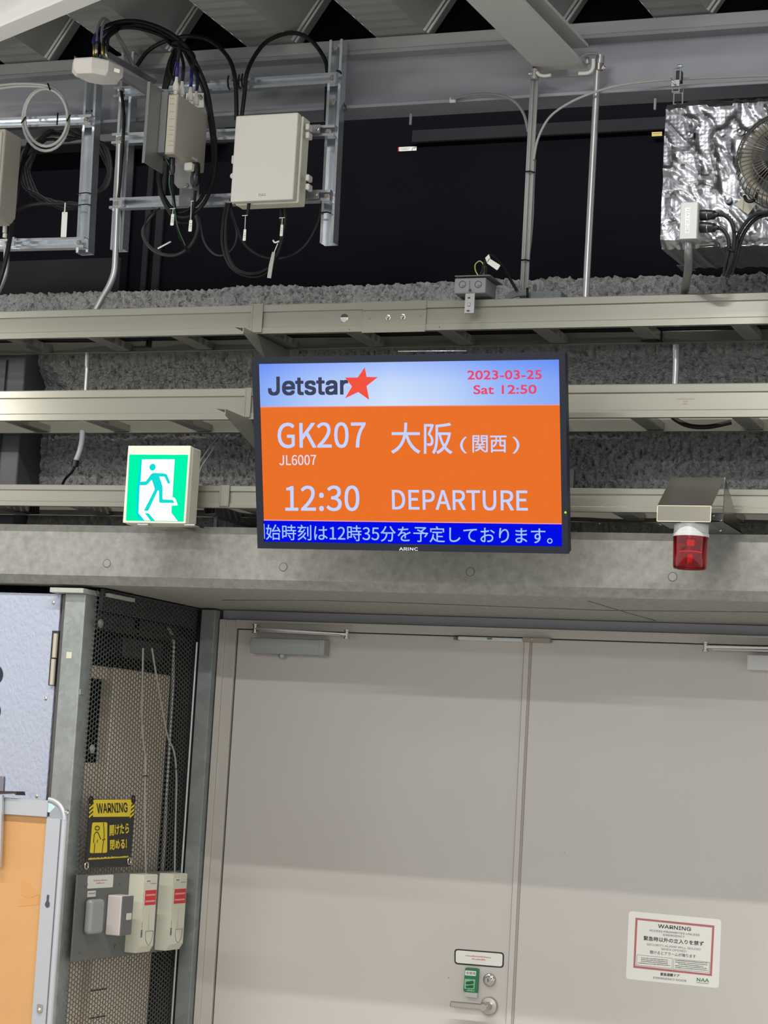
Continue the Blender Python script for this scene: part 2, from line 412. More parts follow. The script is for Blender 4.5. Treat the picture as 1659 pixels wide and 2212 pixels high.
# ---- diagonal brace beam top left
p0 = PY(0, 74, 4.75); p1 = PZ(180, 0, p0.z)
d = (p1-p0).normalized(); nrm = V((d.y, -d.x, 0))
q0 = PZ(0, 90, p0.z); q1 = PZ(228, 0, p0.z); r0 = PZ(0, 58, p0.z); r1 = PZ(132, 0, p0.z)
dl = ((q1-q0).normalized()+(r1-r0).normalized()).normalized(); wv = (q0-r0)-dl*((q0-r0).dot(dl)); 
brace = thing('roof_brace', 'whitish beam crossing the top left corner under the roof', 'beam', p0)
e0 = q0-dl*1.2; LB = dl*2.6
MB().prism([e0, e0-wv, e0-wv+up*.008, e0+up*.008], LB, bev=.0008).build('bottom_flange', mat('white_beam_paint', (236, 236, 233), .5), brace)
MB().prism([e0-wv*.46+up*.008, e0-wv*.54+up*.008, e0-wv*.54+up*.15, e0-wv*.46+up*.15], LB).build('web', MATS['white_beam_paint'], brace)
MB().prism([e0+up*.15, e0-wv+up*.15, e0-wv+up*.158, e0+up*.158], LB).build('top_flange', MATS['white_beam_paint'], brace)
# ================================================================== CABLE TRAYS
TF, TB = 5.02, 5.235
def tray(vt, vb, lab, gname, x0=-5.5, x1=2.2, rung_px=1352, phase_v=712, prof_scale=1.0):
    zt = PY(560, vt, TF).z; zb = PY(560, vb, TF).z; h = zt-zb
    t = thing('cable_tray', lab, 'cable tray', ((x0+x1)/2, TF+.1, zb), 'ladder cable trays along the wall')
    def rail(y, s):
        P = [(0, 0), (0, .20*h), (.0035, .235*h), (.0035, .72*h), (.0025, .745*h), (0, .755*h), (-.0005, .97*h), (.002, h), (.012, h), (.012, h-.0015), (.0055, h-.002), (.0055, .0015), (.016, .0015), (.016, 0)]
        mb = MB(); mb.prism([(x0, y+s*a, zb+b) for a, b in P], (x1-x0, 0, 0)); return mb.build('side_rail', traym, t)
    r = rail(TF, 1); rail(TB, -1)
    xr = PY(rung_px, phase_v, TF).x; step = .2465; k = -20
    rw = .044
    while xr+k*step < x1:
        x = xr+k*step
        if x > x0:
            mb = MB(); y0, y1 = TF+.006, TB-.006
            P = [(0, .018), (0, 0), (.006, -.0015), (rw-.006, -.0015), (rw, 0), (rw, .018), (rw-.0015, .018), (rw-.0015, .0015), (.0015, .0015), (.0015, .018)]
            mb.prism([(x+a, y0, zb+.004+b) for a, b in P], (0, y1-y0, 0)); mb.build('rung', traym, t)
        k += 1
    return t, zt, zb
T1, z1t, z1b = tray(658.3, 720.8, 'topmost of the three beige cable trays, above the screen', '')
T2, z2t, z2b = tray(838.2, 905.6, 'middle one of the three beige cable trays, level with the screen top', '', rung_px=1352, phase_v=905)
T3, z3t, z3b = tray(1049.5, 1097.5, 'lowest of the three beige cable trays, just over the concrete lintel', '', rung_px=1310, phase_v=1110)
def strap(t, fr, u0, u1, vt, vb, n='joint_strap', th=.004):
    a, b = fr.hit(u0, vt); a2, _ = fr.hit(u1, vt); _, z0 = fr.hit((u0+u1)/2, vb)
    mb = MB(); mb.box(fr, a, a2, z0, b, .0005, th, .001)
    mb.box(fr, a, a+.0035, z0, b, th, th+.0015, .0005); mb.box(fr, a2-.0035, a2, z0, b, th, th+.0015, .0005)
    return mb.build(n, traym, t)
fT = FY(TF)
strap(T1, fT, 546, 570, 656.5, 719)
strap(T2, fT, 531, 545, 838, 902)
strap(T3, fT, 477, 498, 1048, 1094)
# joint cover with bolts on the top tray
a0, b0 = fT.hit(786, 653); a1, b1 = fT.hit(922, 653); zc0 = fT.hit(850, 718)[1]
mb = MB(); h = b0-zc0
P = [(-.003, 0), (-.003, .23*h), (-.0, .26*h), (0, .7*h), (-.003, .74*h), (-.0035, h), (.001, h), (.001, 0)]
mb.prism([(a0, TF+a, zc0+b) for a, b in P], (a1-a0, 0, 0)); jc = mb.build('joint_cover', traym, T1)
for u, v, r in ((838.6, 686), (870.8, 684.5)) and ((838.6, 686, .0058), (870.8, 684.5, .0058), (799, 687.5, .0025), (908.7, 683.5, .0025)):
    a, b = fT.hit(u, v); mb = MB()
    if r > .004:
        mb.lathe(fT.w(a, b, -.001), fT.n, [(r*1.25, 0), (r*1.25, .0015), (r*.85, .002), (r*.85, .006), (r*.6, .007)], 6, False)
    else: mb.lathe(fT.w(a, b, -.001), fT.n, [(r, 0), (r, .001), (r*.5, .0022)], 10)
    mb.build('bolt', steel if r > .004 else traym, jc)
# round rating sticker
mb = MB(); a, b = fT.hit(743, 686); mb.lathe(fT.w(a, b, -.003), fT.n, [(.0105, 0), (.0105, .0003)], 24); st = mb.build('round_sticker', stickerw, T1)
mb = MB(); pts = [fT.w(a+.0103*math.cos(t*math.pi/14), b+.001+.0093*math.sin(t*math.pi/14), -.0025) for t in range(15)]; mb.prism(pts, fT.n*.0002); mb.build('sticker_print', inkblack, st)
mb = MB()
for i in range(3): flat(mb, fT, [(736, 689+i*2.6), (749.5, 688.6+i*2.6), (749.5, 687.4+i*2.6), (736, 687.8+i*2.6)], -.0024, .0001)
mb.build('sticker_text', inkgrey, st)
for u, v, w in ((755, 711.5, 1), (949, 706.5, 1)):
    a, b = fT.hit(u, v); MB().lathe(fT.w(a, b, -.0005), fT.n, [(.0014, 0), (.0014, .0012)], 8).build('drain_hole', inkblack, T1)
# faint stamp on middle tray
mb = MB(); rough_rows(mb, fT, [((1462, 863), (1500, 862), 2), ((1476, 868), (1486, 868), 3), ((1474, 873), (1486, 873), 2)], -.0029, 3); mb.build('stamped_mark', mat('stamp_ink', (140, 130, 118), .6), T2)
# cables lying in trays
rnd = random.Random(3)
def tray_cables(zb, n, lab, seedv, cols):
    rr = random.Random(seedv)
    for i in range(n):
        y = TF+.035+i*(.142/max(1, n-1)); r = rr.choice((.006, .008, .010))
        pts = []; x = -4.2
        while x < 1.6:
            pts.append((x, y+rr.uniform(-.006, .006), zb+.0225+r+rr.uniform(0, .003)+.001)); x += .123
        m, c = cols[i % len(cols)]
        nm = ['', 'nearest the front rail', 'second from the front rail', 'in the middle', 'next to the rearmost', 'against the rear rail'][min(i+1, 5)]
        tag(MB().tube(smooth_path(pts, 3), r, 8).build('tray_cable', m), '%s cable lying in the %s cable tray, %s' % (c, lab, nm), 'cable', 'cables lying in the %s tray' % lab)
BK, GK = (blackc, 'black'), (greyc2, 'grey')
tray_cables(z1b, 5, 'top', 5, [GK, BK, GK, BK, BK])
tray_cables(z3b, 5, 'bottom', 8, [GK, BK, GK, BK, BK])
# one black cable sagging under the middle tray, right
tag(cable([(1447, 895, 5.12), (1462, 908, 5.12), (1490, 920, 5.12), (1530, 922, 5.12), (1580, 912, 5.13)], .0058).build('sagging_cable', blackc), 'black cable sagging below the middle tray, right of the screen', 'cable')
# cable ties on rungs
for i, (u, v, Y, l) in enumerate(((318, 752, 5.16, 'left part'), (1421, 738, 5.20, 'right part'))):
    mb = MB(); p = PY(u, v, Y)
    mb.wbox(p.x-.040, p.x+.004, Y-.01, Y+.006, z1b-.0005, z1b+.002); mb.wbox(p.x, p.x+.004, Y-.01, Y+.006, z1b, z1b+.02); mb.wbox(p.x+.007, p.x+.010, Y-.01, Y+.006, z1b-.001, z1b+.024)
    tag(mb.build('cable_tie', blackc), 'black tie looped round a rung of the top tray, %s of the wall' % l, 'cable tie')
mb = MB(); p = PY(72, 1108, 5.14)
for i in range(3): mb.wbox(p.x-.008+i*.008, p.x-.004+i*.008, 5.13, 5.15, z3b-.006, z3b+.02)
mb.wbox(p.x-.03, p.x+.014, 5.13, 5.15, z3b-.004, z3b-.001)
tag(mb.build('cable_tie', blackc), 'triple black tie under the lowest tray at the far left', 'cable tie')
# cantilever arms
def arm(u_tip, v_tip, z_top, u_in, lab, hgt=.125, tipy=4.955):
    p = PZ(u_tip, v_tip, z_top); x = p.x; y0 = p.y; z = z_top
    t = thing('tray_bracket', lab, 'bracket', (x, 5.3, z-hgt), 'cantilever arms under the trays')
    mb = MB(); mb.prism([(x, y0, z), (x, 5.34, z), (x, 5.34, z-hgt), (x, y0+.02, z-.020), (x, y0, z-.014)], (.0022, 0, 0)); mb.build('arm_plate', traydark, t)
    mb = MB(); mb.prism([(x-.018, y0-.012, z), (x, y0, z), (x, 5.34, z), (x-.018, 5.34, z)], (0, 0, -.0018)); mb.build('arm_flange', traydark, t)
    return t
arm(525, 707, z1b-.001, 0, 'beige triangular arm under the top tray, poking out over the screen corner')
arm(486, 883.5, z2b-.001, 0, 'beige triangular arm under the middle tray, left of the screen', .15)
# strut arm at the lower left of the screen
def cprof(w, d, l=.007, t=.002):
    return [(-w, 0), (-w, d), (w, d), (w, 0), (w-l, 0), (w-l, t), (w-t, t), (w-t, d-t), (-w+t, d-t), (-w+t, t), (-w+l, t), (-w+l, 0)]
p = PY(441, 1090, 5.055); q = PY(465, 1111, 5.055)
t = thing('strut_bracket', 'dark C-shaped steel arm end-on between exit sign and screen', 'bracket', (p.x, 5.2, q.z))
fr = Frame((p.x, 5.055, q.z), (1, 0, 0), (0, 0, 1)); w = q.x-p.x; h = p.z-q.z
mb = MB(); P = [(0, h), (0, 0), (w, 0), (w, h), (w-.006, h), (w-.006, h-.002), (w-.002, h-.002), (w-.002, .002), (.002, .002), (.002, h-.002), (.006, h-.002), (.006, h)]
mb.prism([fr.w(a, b, 0) for a, b in P], (0, .28, 0)); mb.build('channel', mat('dark_zinc', (92, 94, 96), .45, metal=.6), t)
MB().wbox(q.x-.016, q.x-.006, 5.08, 5.09, ZBT, q.z, .001).build('post', MATS['dark_zinc'], t)
# ================================================================== PIPES BETWEEN TRAYS
def pipe(name, pts, r, lab, Y=None, m=pipem, cat='conduit', n=6, group=None):
    return tag(cable(pts, r, Y, n, 12).build(name, m), lab, cat, group)
t = pipe('conduit_pipe', [(189, 762), (188, 800), (185, 850)], .0062, 'short shiny conduit between top and middle tray, upper left', 5.21)
MB().tube(pix([(189, 768), (188, 790)], 5.21), .0072, 12).build('coupling', pipem, t)
t = pipe('conduit_pipe', [(1460, 745), (1460, 790), (1457, 850)], .0085, 'short shiny conduit between top and middle tray, upper right', 5.21)
MB().tube(pix([(1460, 752), (1460, 772)], 5.21), .0092, 12).build('coupling', pipem, t)
t = pipe('conduit_pipe', [(178, 930), (177, 950), (172, 975), (164, 996)], .0075, 'bent conduit end below the middle tray, left of the exit sign', 5.21, greypaint)
MB().tube(pix([(164.5, 994), (161.5, 1008)], 5.21), .0098, 12).build('end_bush', blackg, t)
tag(cable([(163, 1005, 5.21), (155, 1020, 5.21), (140, 1036, 5.22), (130, 1060, 5.23)], .0038).build('drop_cable', blackc), 'black cable dropping out of the bent conduit end', 'cable')
tag(cable([(492, 918, 5.243), (480, 935, 5.25), (455, 965, 5.26), (430, 1002, 5.26), (412, 1052, 5.243)], .0022).build('diagonal_rod', greyc2), 'thin rod slanting down behind the exit sign top right', 'rod')
mb = MB()
mb.tube(pix([(500, 918, 5.243), (487, 938, 5.25), (462, 968, 5.26), (436, 1006, 5.26), (418, 1056, 5.243)]), .002, 6)
tag(mb.build('diagonal_rod', greyc2), 'second thin rod slanting behind the exit sign, right of its twin', 'rod')
# ================================================================== LEFT CONDUIT DROPS
pipe('conduit_pipe', [(259, 300), (254, 440), (250, 540), (247, 585), (236, 617), (221, 643), (206, 672)], .0085, 'steel conduit bending down to the top tray below the left rack', 5.075, pipem)
pipe('conduit_pipe', [(10, 520), (14, 540), (13, 575), (8, 598), (-3, 625), (-18, 655)], .0085, 'steel conduit bending away at the left picture edge', 5.075, pipem)
t = thing('cable_gland', 'white plastic gland on the cable by the left edge', 'gland', PY(10, 520, 5.04))
for v0, v1 in ((485, 503), (505, 513)): MB().tube(pix([(11, v0), (10, v1)], 5.04), .0058, 12).build('gland_collar', white_pl, t)
# ================================================================== STRUT RACKS
def channel(fr_y, p0, p1, w, d, parent, name='strut_channel', m=zinc):
    a = PY(p0[0], p0[1], fr_y); b = PY(p1[0], p1[1], fr_y); ax = (b-a).normalized(); cr = ax.cross(V((0, 1, 0))).normalized()
    mb = MB(); mb.prism([a+cr*x+V((0, c, 0)) for x, c in cprof(w, d)], b-a); return mb.build(name, m, parent)
rackL = thing('strut_rack', 'galvanised strut frame at the left edge carrying a coiled grey cable', 'rack', PY(180, 545, 5.09), 'galvanised strut frames')
rackM = thing('strut_rack', 'galvanised strut frame carrying the radio unit and the plastic enclosure', 'rack', PY(480, 540, 5.09), 'galvanised strut frames')
channel(5.09, (196, 172), (177, 545), .0185, .035, rackL)
channel(5.065, (-60, 268), (196, 258), .0145, .025, rackL)
channel(5.065, (-60, 529), (181, 523), .0145, .025, rackL)
channel(5.09, (276, 112), (251, 538), .0185, .035, rackM)
channel(5.09, (726, 85), (705, 524), .0185, .035, rackM)
channel(5.065, (245, 199), (732, 167), .0145, .025, rackM)
channel(5.065, (241, 299), (722, 281), .0145, .025, rackM)
channel(5.065, (236, 439), (713, 421), .0145, .025, rackM)
def bolt(u, v, Y, par, r=.006, m=steel):
    fr = FY(Y); a, b = fr.hit(u, v)
    return MB().lathe(fr.w(a, b, -.002), fr.n, [(r*1.4, 0), (r*1.4, .0012+.002), (r, .0013+.002), (r, .005+.002)], 6, False).build('bolt', m, par)
for u, v, Y in ((186, 259, 5.075), (171, 525, 5.075)): bolt(u, v, Y, rackL)
for u, v, Y in ((717, 169, 5.075), (724, 102, 5.10), (719, 220, 5.10), (709, 284, 5.075), (706, 424, 5.075), (263, 195, 5.062), (258, 300, 5.062), (252, 440, 5.062)): bolt(u, v, Y, rackM)
def clip(u, v, Y, par, w=.012, h=.016):
    fr = FY(Y); a, b = fr.hit(u, v); mb = MB(); mb.box(fr, a-w, a+w, b-h, b+h, -.002, .002, .001); mb.box(fr, a+w*.3, a+w, b-h, b+h, .002, .012, .001); return mb.build('corner_clip', zinc, par)
clip(28, 524, 5.058, rackL, .01, .013); clip(262, 437, 5.058, rackM, .009, .012); clip(725, 170, 5.061, rackM, .006, .014)
# beam clamps with hooks behind the racks
for u, v in ((742, 104), (737, 222), (742, 232)):
    mb = MB(); mb.tube(smooth_path(pix([(u-6, v-8), (u+3, v-4), (u+4, v+4), (u-5, v+9)], 5.12), 4), .003, 6); mb.build('beam_hook', mat('dark_zinc2', (70, 72, 74), .5, metal=.5), rackM)
for u, v in ((205, 243), (208, 262), (288, 225), (290, 150)):
    mb = MB(); mb.tube(smooth_path(pix([(u-8, v-4), (u+1, v-3), (u+4, v+5), (u-4, v+8)], 5.12), 4), .003, 6); mb.build('beam_hook', MATS['dark_zinc2'], rackM if u > 250 else rackL)
# ---- coil of grey cable on the left rack
mb = MB()
for k, (cx, cy, rx, ry) in enumerate(((99, 258, 50, 68), (98, 254, 46, 62))):
    P = [(cx+rx*math.cos(a*2*math.pi/28)+k*2, cy+ry*math.sin(a*2*math.pi/28), 5.045-.008*k) for a in range(28)]
    mb.tube(pix(P), .0042, 8, closed=True)
for dv in (0, 7):
    mb.tube(smooth_path(pix([(-40, 188+dv, 5.04), (0, 184+dv, 5.04), (40, 181+dv*.8, 5.04), (80, 182+dv*.7, 5.04), (108, 187+dv*.6, 5.04), (130, 202, 5.04), (142, 225, 5.04)]), 5), .0042, 8)
coil = tag(mb.build('cable_coil', greyc), 'light grey cable coiled and tied onto the left rack', 'cable')
for (u, v), (u2, v2) in (((103, 180), (108, 194)), ((46, 266), (56, 252)), ((144, 262), (152, 248)), ((123, 270), (125, 244))):
    MB().tube(pix([(u, v), (u2, v2)], 5.03), .0022, 6).build('cable_tie', blackc, coil)
# ---- black coil behind the left rack
mb = MB()
for k in range(4):
    cx, cy, rx, ry = 142+k*2, 362+k*3, 98-k*4, 84-k*3
    mb.tube(pix([(cx+rx*math.cos(a*2*math.pi/32), cy+ry*math.sin(a*2*math.pi/32)+(8*math.sin(a+k)), 5.17+.012*k) for a in range(32)]), .0045, 8, closed=True)
tag(mb.build('cable_coil', mat('dull_black_cable', (42, 42, 43), .55)), 'large black cable coil hanging in the dark behind the left rack', 'cable')
tag(cable([(62, 310, 5.15), (46, 365, 5.12), (36, 420, 5.08), (27, 480, 5.03), (18, 535, 5.0), (6, 585, 4.99), (-12, 640, 4.99)], .0065).build('hanging_cable', blackc), 'thick black cable hanging down at the left picture edge', 'cable')
tag(cable([(30, 460, 5.12), (55, 446, 5.12), (90, 440, 5.13), (125, 440, 5.14), (170, 441, 5.14)], .0055).build('hanging_cable', MATS['dull_black_cable']), 'black cable arching from the coil to the left edge', 'cable')
t = thing('cable_tag', 'white tag hanging from the black coil, left rack', 'tag', PY(137, 510, 5.04))
MB().tube(pix([(141, 438), (140, 455), (137, 462)], 5.045), .0018, 6).build('tag_string', whitetag, t)
mb = MB(); flat(mb, FY(5.045), rrect(134, 458, 146, 458, 143, 512, 131, 512), 0, .0008); mb.build('tag_card', whitetag, t)
# ties around left vertical
for v in (418, 443):
    mb = MB(); mb.tube(pix([(165, v+1), (186, v-2), (196, v)], 5.082), .0016, 6)
    tag(mb.build('cable_tie', blackc), 'black tie round the upright of the left rack, %s of two' % ('upper' if v < 430 else 'lower'), 'cable tie')
# ---- box cut by the left picture edge
t = thing('wall_cabinet', 'beige box cut off by the left picture edge', 'cabinet', PY(-10, 480, 4.97))
mb = MB(); fr = FY(4.95); a1, b1 = fr.hit(12, 277); a0, b0 = fr.hit(2, 470); mb.box(fr, a1-.25, a1, b0, b1, -.09, 0, .006, 3); mb.build('casing', abox, t)
MB().box(fr, a1-.25, a1-.006, b0+.01, b1-.008, 0, .004, .002).build('lid', abox, t)
# ================================================================== ANTENNA
ap = PY(211, 152, 4.88)
t = thing('antenna', 'white eight-sided antenna dome hanging at the upper left', 'antenna', ap)
mb = MB(); o_ = ap+V((0, .0, -.006)); ax = V((.1, -.03, 1)).normalized()
def octa(rx, ry, h):
    P = []
    for x, y in ((-1, -.5), (-.5, -1), (.5, -1), (1, -.5), (1, .5), (.5, 1), (-.5, 1), (-1, .5)):
        P.append(o_+V((x*rx*.97+y*ry*.2, y*ry-x*rx*.15, h-x*.004)))
    return P
lv = [octa(.058, .058, .022), octa(.060, .060, .018), octa(.060, .060, -.006), octa(.050, .050, -.017), octa(.047, .047, -.018)]
vs = [[mb.b.verts.new(p) for p in L] for L in lv]
for A, B in zip(vs, vs[1:]):
    for k in range(8): mb.b.faces.new((A[k], A[(k+1) % 8], B[(k+1) % 8], B[k]))
mb.b.faces.new(vs[0][::-1]); mb.b.faces.new(vs[-1]); mb.build('dome', white_pl, t)
fr = FY(4.838); mb = MB(); a, b = fr.hit(161, 119); a1, _ = fr.hit(216, 124); _, b2 = fr.hit(190, 127)
b = b2+.010
mb.box(fr, a, a1, b2, b2+.002, -.05, 0); mb.box(fr, a, a+.002, b2, b, -.05, 0); mb.box(fr, a1-.002, a1, b2, b, -.05, 0); mb.build('mount_bracket', alum, t)
mb = MB(); pa = [PY(222, 118, 4.86), PY(330, 182, 4.97), PY(330, 214, 4.97), PY(262, 174, 4.9), PY(230, 140, 4.87)]
mb.prism(pa, (0, .003, 0)); mb.build('support_arm', alum, t)
MB().prism([PY(222, 118, 4.86), PY(236, 112, 4.92), PY(340, 174, 5.02), PY(330, 182, 4.97)], (0, 0, -.0015)).build('arm_flange', alum, t)
mb = MB(); flat(mb, FY(4.835), [(247, 147), (259, 150), (258, 158), (246, 155)], 0, .0004); mb.build('type_label', stickerw, t)
ends = [(204, 100), (209, 98), (222, 102), (230, 108)]
for k, (u, v) in enumerate(ends):
    MB().tube(pix([(u-1, v-8), (u, v+24)], 4.87), .0042, 8).build('connector', steel if k % 2 else mat('brass', (190, 160, 90), .35, metal=.9), t)
# ---- radio unit
t = thing('radio_unit', 'grey box on edge with four antenna cables on top', 'radio', PY(400, 370, 4.95))
YR = 4.865
x0 = PY(360, 260, YR).x; x1 = PY(381, 260, YR).x; zt = PY(383, 202, YR).z; zb = PY(377, 332, YR).z
yb = PX(446, 300, x1).y
MB().wbox(x0, x1, YR, yb, zb, zt, .003, 2).build('casing', abox, t)
mb = MB(); mb.wbox(x0+.002, x1-.003, YR-.0015, YR, zb+.004, zt-.004, .0006); mb.build('front_cover', mat('cream_cover', (208, 203, 182), .5), t)
mb = MB(); fr = FY(YR-.0015)
for i, v in enumerate((212, 224, 240, 256, 272, 280, 290, 304, 313)): flat(mb, fr, [(367-i*.3, v), (377-i*.3, v), (377-i*.3, v+2), (367-i*.3, v+2)], .0003, .0002)
mb.build('port_marks', mat('faint_mark', (176, 172, 156), .6), t)
xa = PY(345, 260, YR).x
MB().wbox(xa, x0-.001, YR-.001, YR+.10, PY(345, 330, YR).z, PY(350, 198, YR).z, .0012).build('heat_plate', alum, t)
xp = PY(318, 260, 4.80).x; zt_ = PY(318, 177, 4.80).z; zb_ = PY(314, 352, 4.80).z
mb = MB(); mb.wbox(xp, xp+.0018, 4.80, 4.90, zb_, zt_); mb.build('side_plate', mat('grey_side_plate', (130, 130, 128), .4, metal=.5), t)
mb = MB(); mb.wbox(xp-.006, xp+.0018, 4.798, 4.80, zb_, zt_); mb.wbox(xp, PY(345, 180, 4.9).x+.01, 4.90, 4.902, zt_-.02, zt_+.01); mb.build('plate_lip', alum, t)
for u, v in ((334, 187), (326, 355), (343, 345)): pass
# lower mounting plates
frp = FY(5.04)
mb = MB(); flat(mb, frp, [(390, 360), (432, 360), (428, 445), (386, 445)], 0, .002); mb.build('mount_plate', alum, t)
mb = MB(); flat(mb, FY(4.99), [(378, 345), (418, 348), (415, 408), (384, 406), (376, 396)], 0, .002); mb.build('mount_plate', alum, t)
bolt(401, 400, 4.985, t, .005); bolt(411, 432, 5.035, t, .005); bolt(412, 212, 4.99, t, .006); bolt(431, 210, 5.03, t, .006)
mb = MB(); flat(mb, frp, [(402, 201), (440, 201), (440, 232), (402, 232)], .0, .002); mb.build('mount_plate', whitetag, t)
def conn(u, v, Y, par, top=True):
    p = PY(u, v, Y)
    mb = MB(); mb.lathe(p, (0, 0, 1), [(.0062, -.030), (.0062, -.014), (.0088, -.012), (.0088, .002), (.0075, .004), (.0045, .012), (.004, .028)], 8, False); return mb.build('coax_connector', white_pl, par)
yy = [YR+.012, YR+.045, YR+.095, YR+.13]
cx = (x0+x1)/2
tops = []
for y_ in yy:
    p = V((cx, y_, zt+.02)); mb = MB()
    mb.lathe(p, (0, 0, 1), [(.0058, -.020), (.0058, -.010), (.0085, -.008), (.0085, .006), (.0045, .016), (.0036, .030)], 12, True); mb.build('coax_connector', white_pl, t); tops.append(p+V((0, 0, .028)))
for u0, v0, u1, v1, Y, r in ((372, 338, 371, 376, 4.90, .0085), (423, 362, 421, 400, 4.97, .0125)):
    mb = MB(); a = PY(u0, v0, Y); b = PY(u1, v1, Y); d = b-a
    mb.lathe(a, d, [(r*.8, -.012), (r*.95, 0), (r*.9, d.length*.5), (r*1.05, d.length*.52), (r, d.length*.9), (r*.6, d.length*1.08)], 16); mb.build('power_plug', blackg, t)
mb = MB(); flat(mb, FX(x1+.0006), [(415, 338), (427, 344), (427, 350), (415, 344)], 0, .0003); mb.build('type_label', stickerw, t)
MB().box(FY(4.93), *[FY(4.93).hit(398, 340)[0], FY(4.93).hit(415, 340)[0]], FY(4.93).hit(405, 367)[1], FY(4.93).hit(405, 350)[1], -.02, 0, .003).build('terminal_cover', white_pl, t)
# antenna leads: from antenna arching over to the radio's connectors
def q(p): # world point -> (pixel-free) path helper
    return V(p)
arc = [[(204, 96, 4.87), (206, 82, 4.87), (222, 60, 4.88), (262, 46, 4.9), (310, 48, 4.92), (362, 68, 4.95), (400, 98, 4.97), (425, 140, 5.0), (446, 190, 5.02), (456, 240, 5.03), (464, 300, 5.03), (466, 350, 5.03), (458, 400, 5.02), (440, 440, 5.0), (412, 466, 4.99), (385, 468, 4.98), (362, 448, 4.97), (348, 410, 4.97), (345, 370, 4.98)],
       [(210, 96, 4.882), (214, 84, 4.882), (232, 66, 4.892), (268, 52, 4.912), (314, 55, 4.932), (360, 76, 4.972), (392, 102, 5.002), (418, 150, 5.022), (438, 190, 5.042), (450, 240, 5.052), (458, 300, 5.052), (460, 350, 5.052), (450, 395, 5.042), (432, 432, 5.032), (405, 455, 5.012), (380, 458, 5.002), (358, 432, 4.992), (344, 400, 4.992), (342, 372, 5.002)]]
for i, a in enumerate(arc):
    o = tag(cable(a, .0052).build('antenna_cable', blackc), 'black cable arching from the antenna and looping below the radio unit, %s strand' % ('outer' if i == 0 else 'inner'), 'cable', 'antenna cables')
    MB().tube(smooth_path(pix([(p[0]-1.5, p[1], p[2]-.002) for p in a[:4]]), 4)[:9], .0054, 8).build('blue_sleeve', bluec, o)
for i, (u, v) in enumerate(((224, 100), (232, 106))):
    pts = pix([(u, v, 4.87), (u+2, 84-i*2, 4.87), (u+18, 68, 4.88), (262, 58+i*3, 4.9), (300, 56+i*6, 4.93), (350, 72+i*6, 4.97), (372, 92+i*6, 4.99)])
    pe = tops[i*2]
    for_end = [V((pe.x, pe.y, pe.z+.09)), V((pe.x, pe.y, pe.z+.04)), pe]
    o = tag(MB().tube(smooth_path(pts+for_end, 6), .0045, 8).build('antenna_cable', blackc), 'black cable from the antenna ending at a plug on the radio unit, %s' % ('front plug' if i == 0 else 'third plug'), 'cable', 'antenna cables')
    MB().tube([for_end[1]+V((0, 0, .01)), pe], .0048, 8).build('blue_sleeve', bluec, o)
for i, k in ((0, 1), (1, 3)):
    pe = tops[k]; pts = [V((pe.x+.02, pe.y+.05, pe.z-.06)), V((pe.x+.034, pe.y+.03, pe.z+.03)), V((pe.x+.012, pe.y+.01, pe.z+.085)), V((pe.x, pe.y, pe.z+.045)), pe]
    pts = pix([(376, 175, 5.04), (366+i*14, 150, 5.03), (372+i*16, 118, 5.02), (384+i*18, 102, 5.01)]) + [V((pe.x, pe.y, pe.z+.045)), pe]
    o = tag(MB().tube(smooth_path(pts, 6), .0042, 8).build('antenna_cable', blackc), 'short black lead curving into the %s plug on the radio unit' % ('second' if i == 0 else 'rearmost'), 'cable', 'antenna cables')
    MB().tube([pts[-2], pe], .0046, 8).build('blue_sleeve', bluec, o)
for i in range(4):
    tag(cable([(352+i*3, 192, 5.05), (357+i*4, 165, 5.04), (366+i*4, 130, 5.03), (380+i*3, 104+i*2, 5.02), (396+i*4, 92+i*3, 5.02)], .0035).build('bundle_cable', blackc), 'thin black cable rising behind the radio unit, %s of four' % ('leftmost', 'second', 'third', 'rightmost')[i], 'cable', 'thin cables behind the radio')
for i, (a, d) in enumerate((((211, 62), 0), ((223, 64), 6))):
    tag(cable([(208+d*2, 92, 4.87), (211+d*1.6, 62, 4.87), (222+d*1.3, 40+d, 4.88), (238+d, 50+d, 4.9), (252+d, 76+d, 4.92), (268+d, 110, 4.95), (284+d, 145, 4.99), (296+d, 170, 5.02)], .0038).build('grey_lead', greyc2), 'grey lead looping from the antenna back to the rack, %s' % ('taller loop' if i == 0 else 'lower loop'), 'cable', 'grey antenna leads')
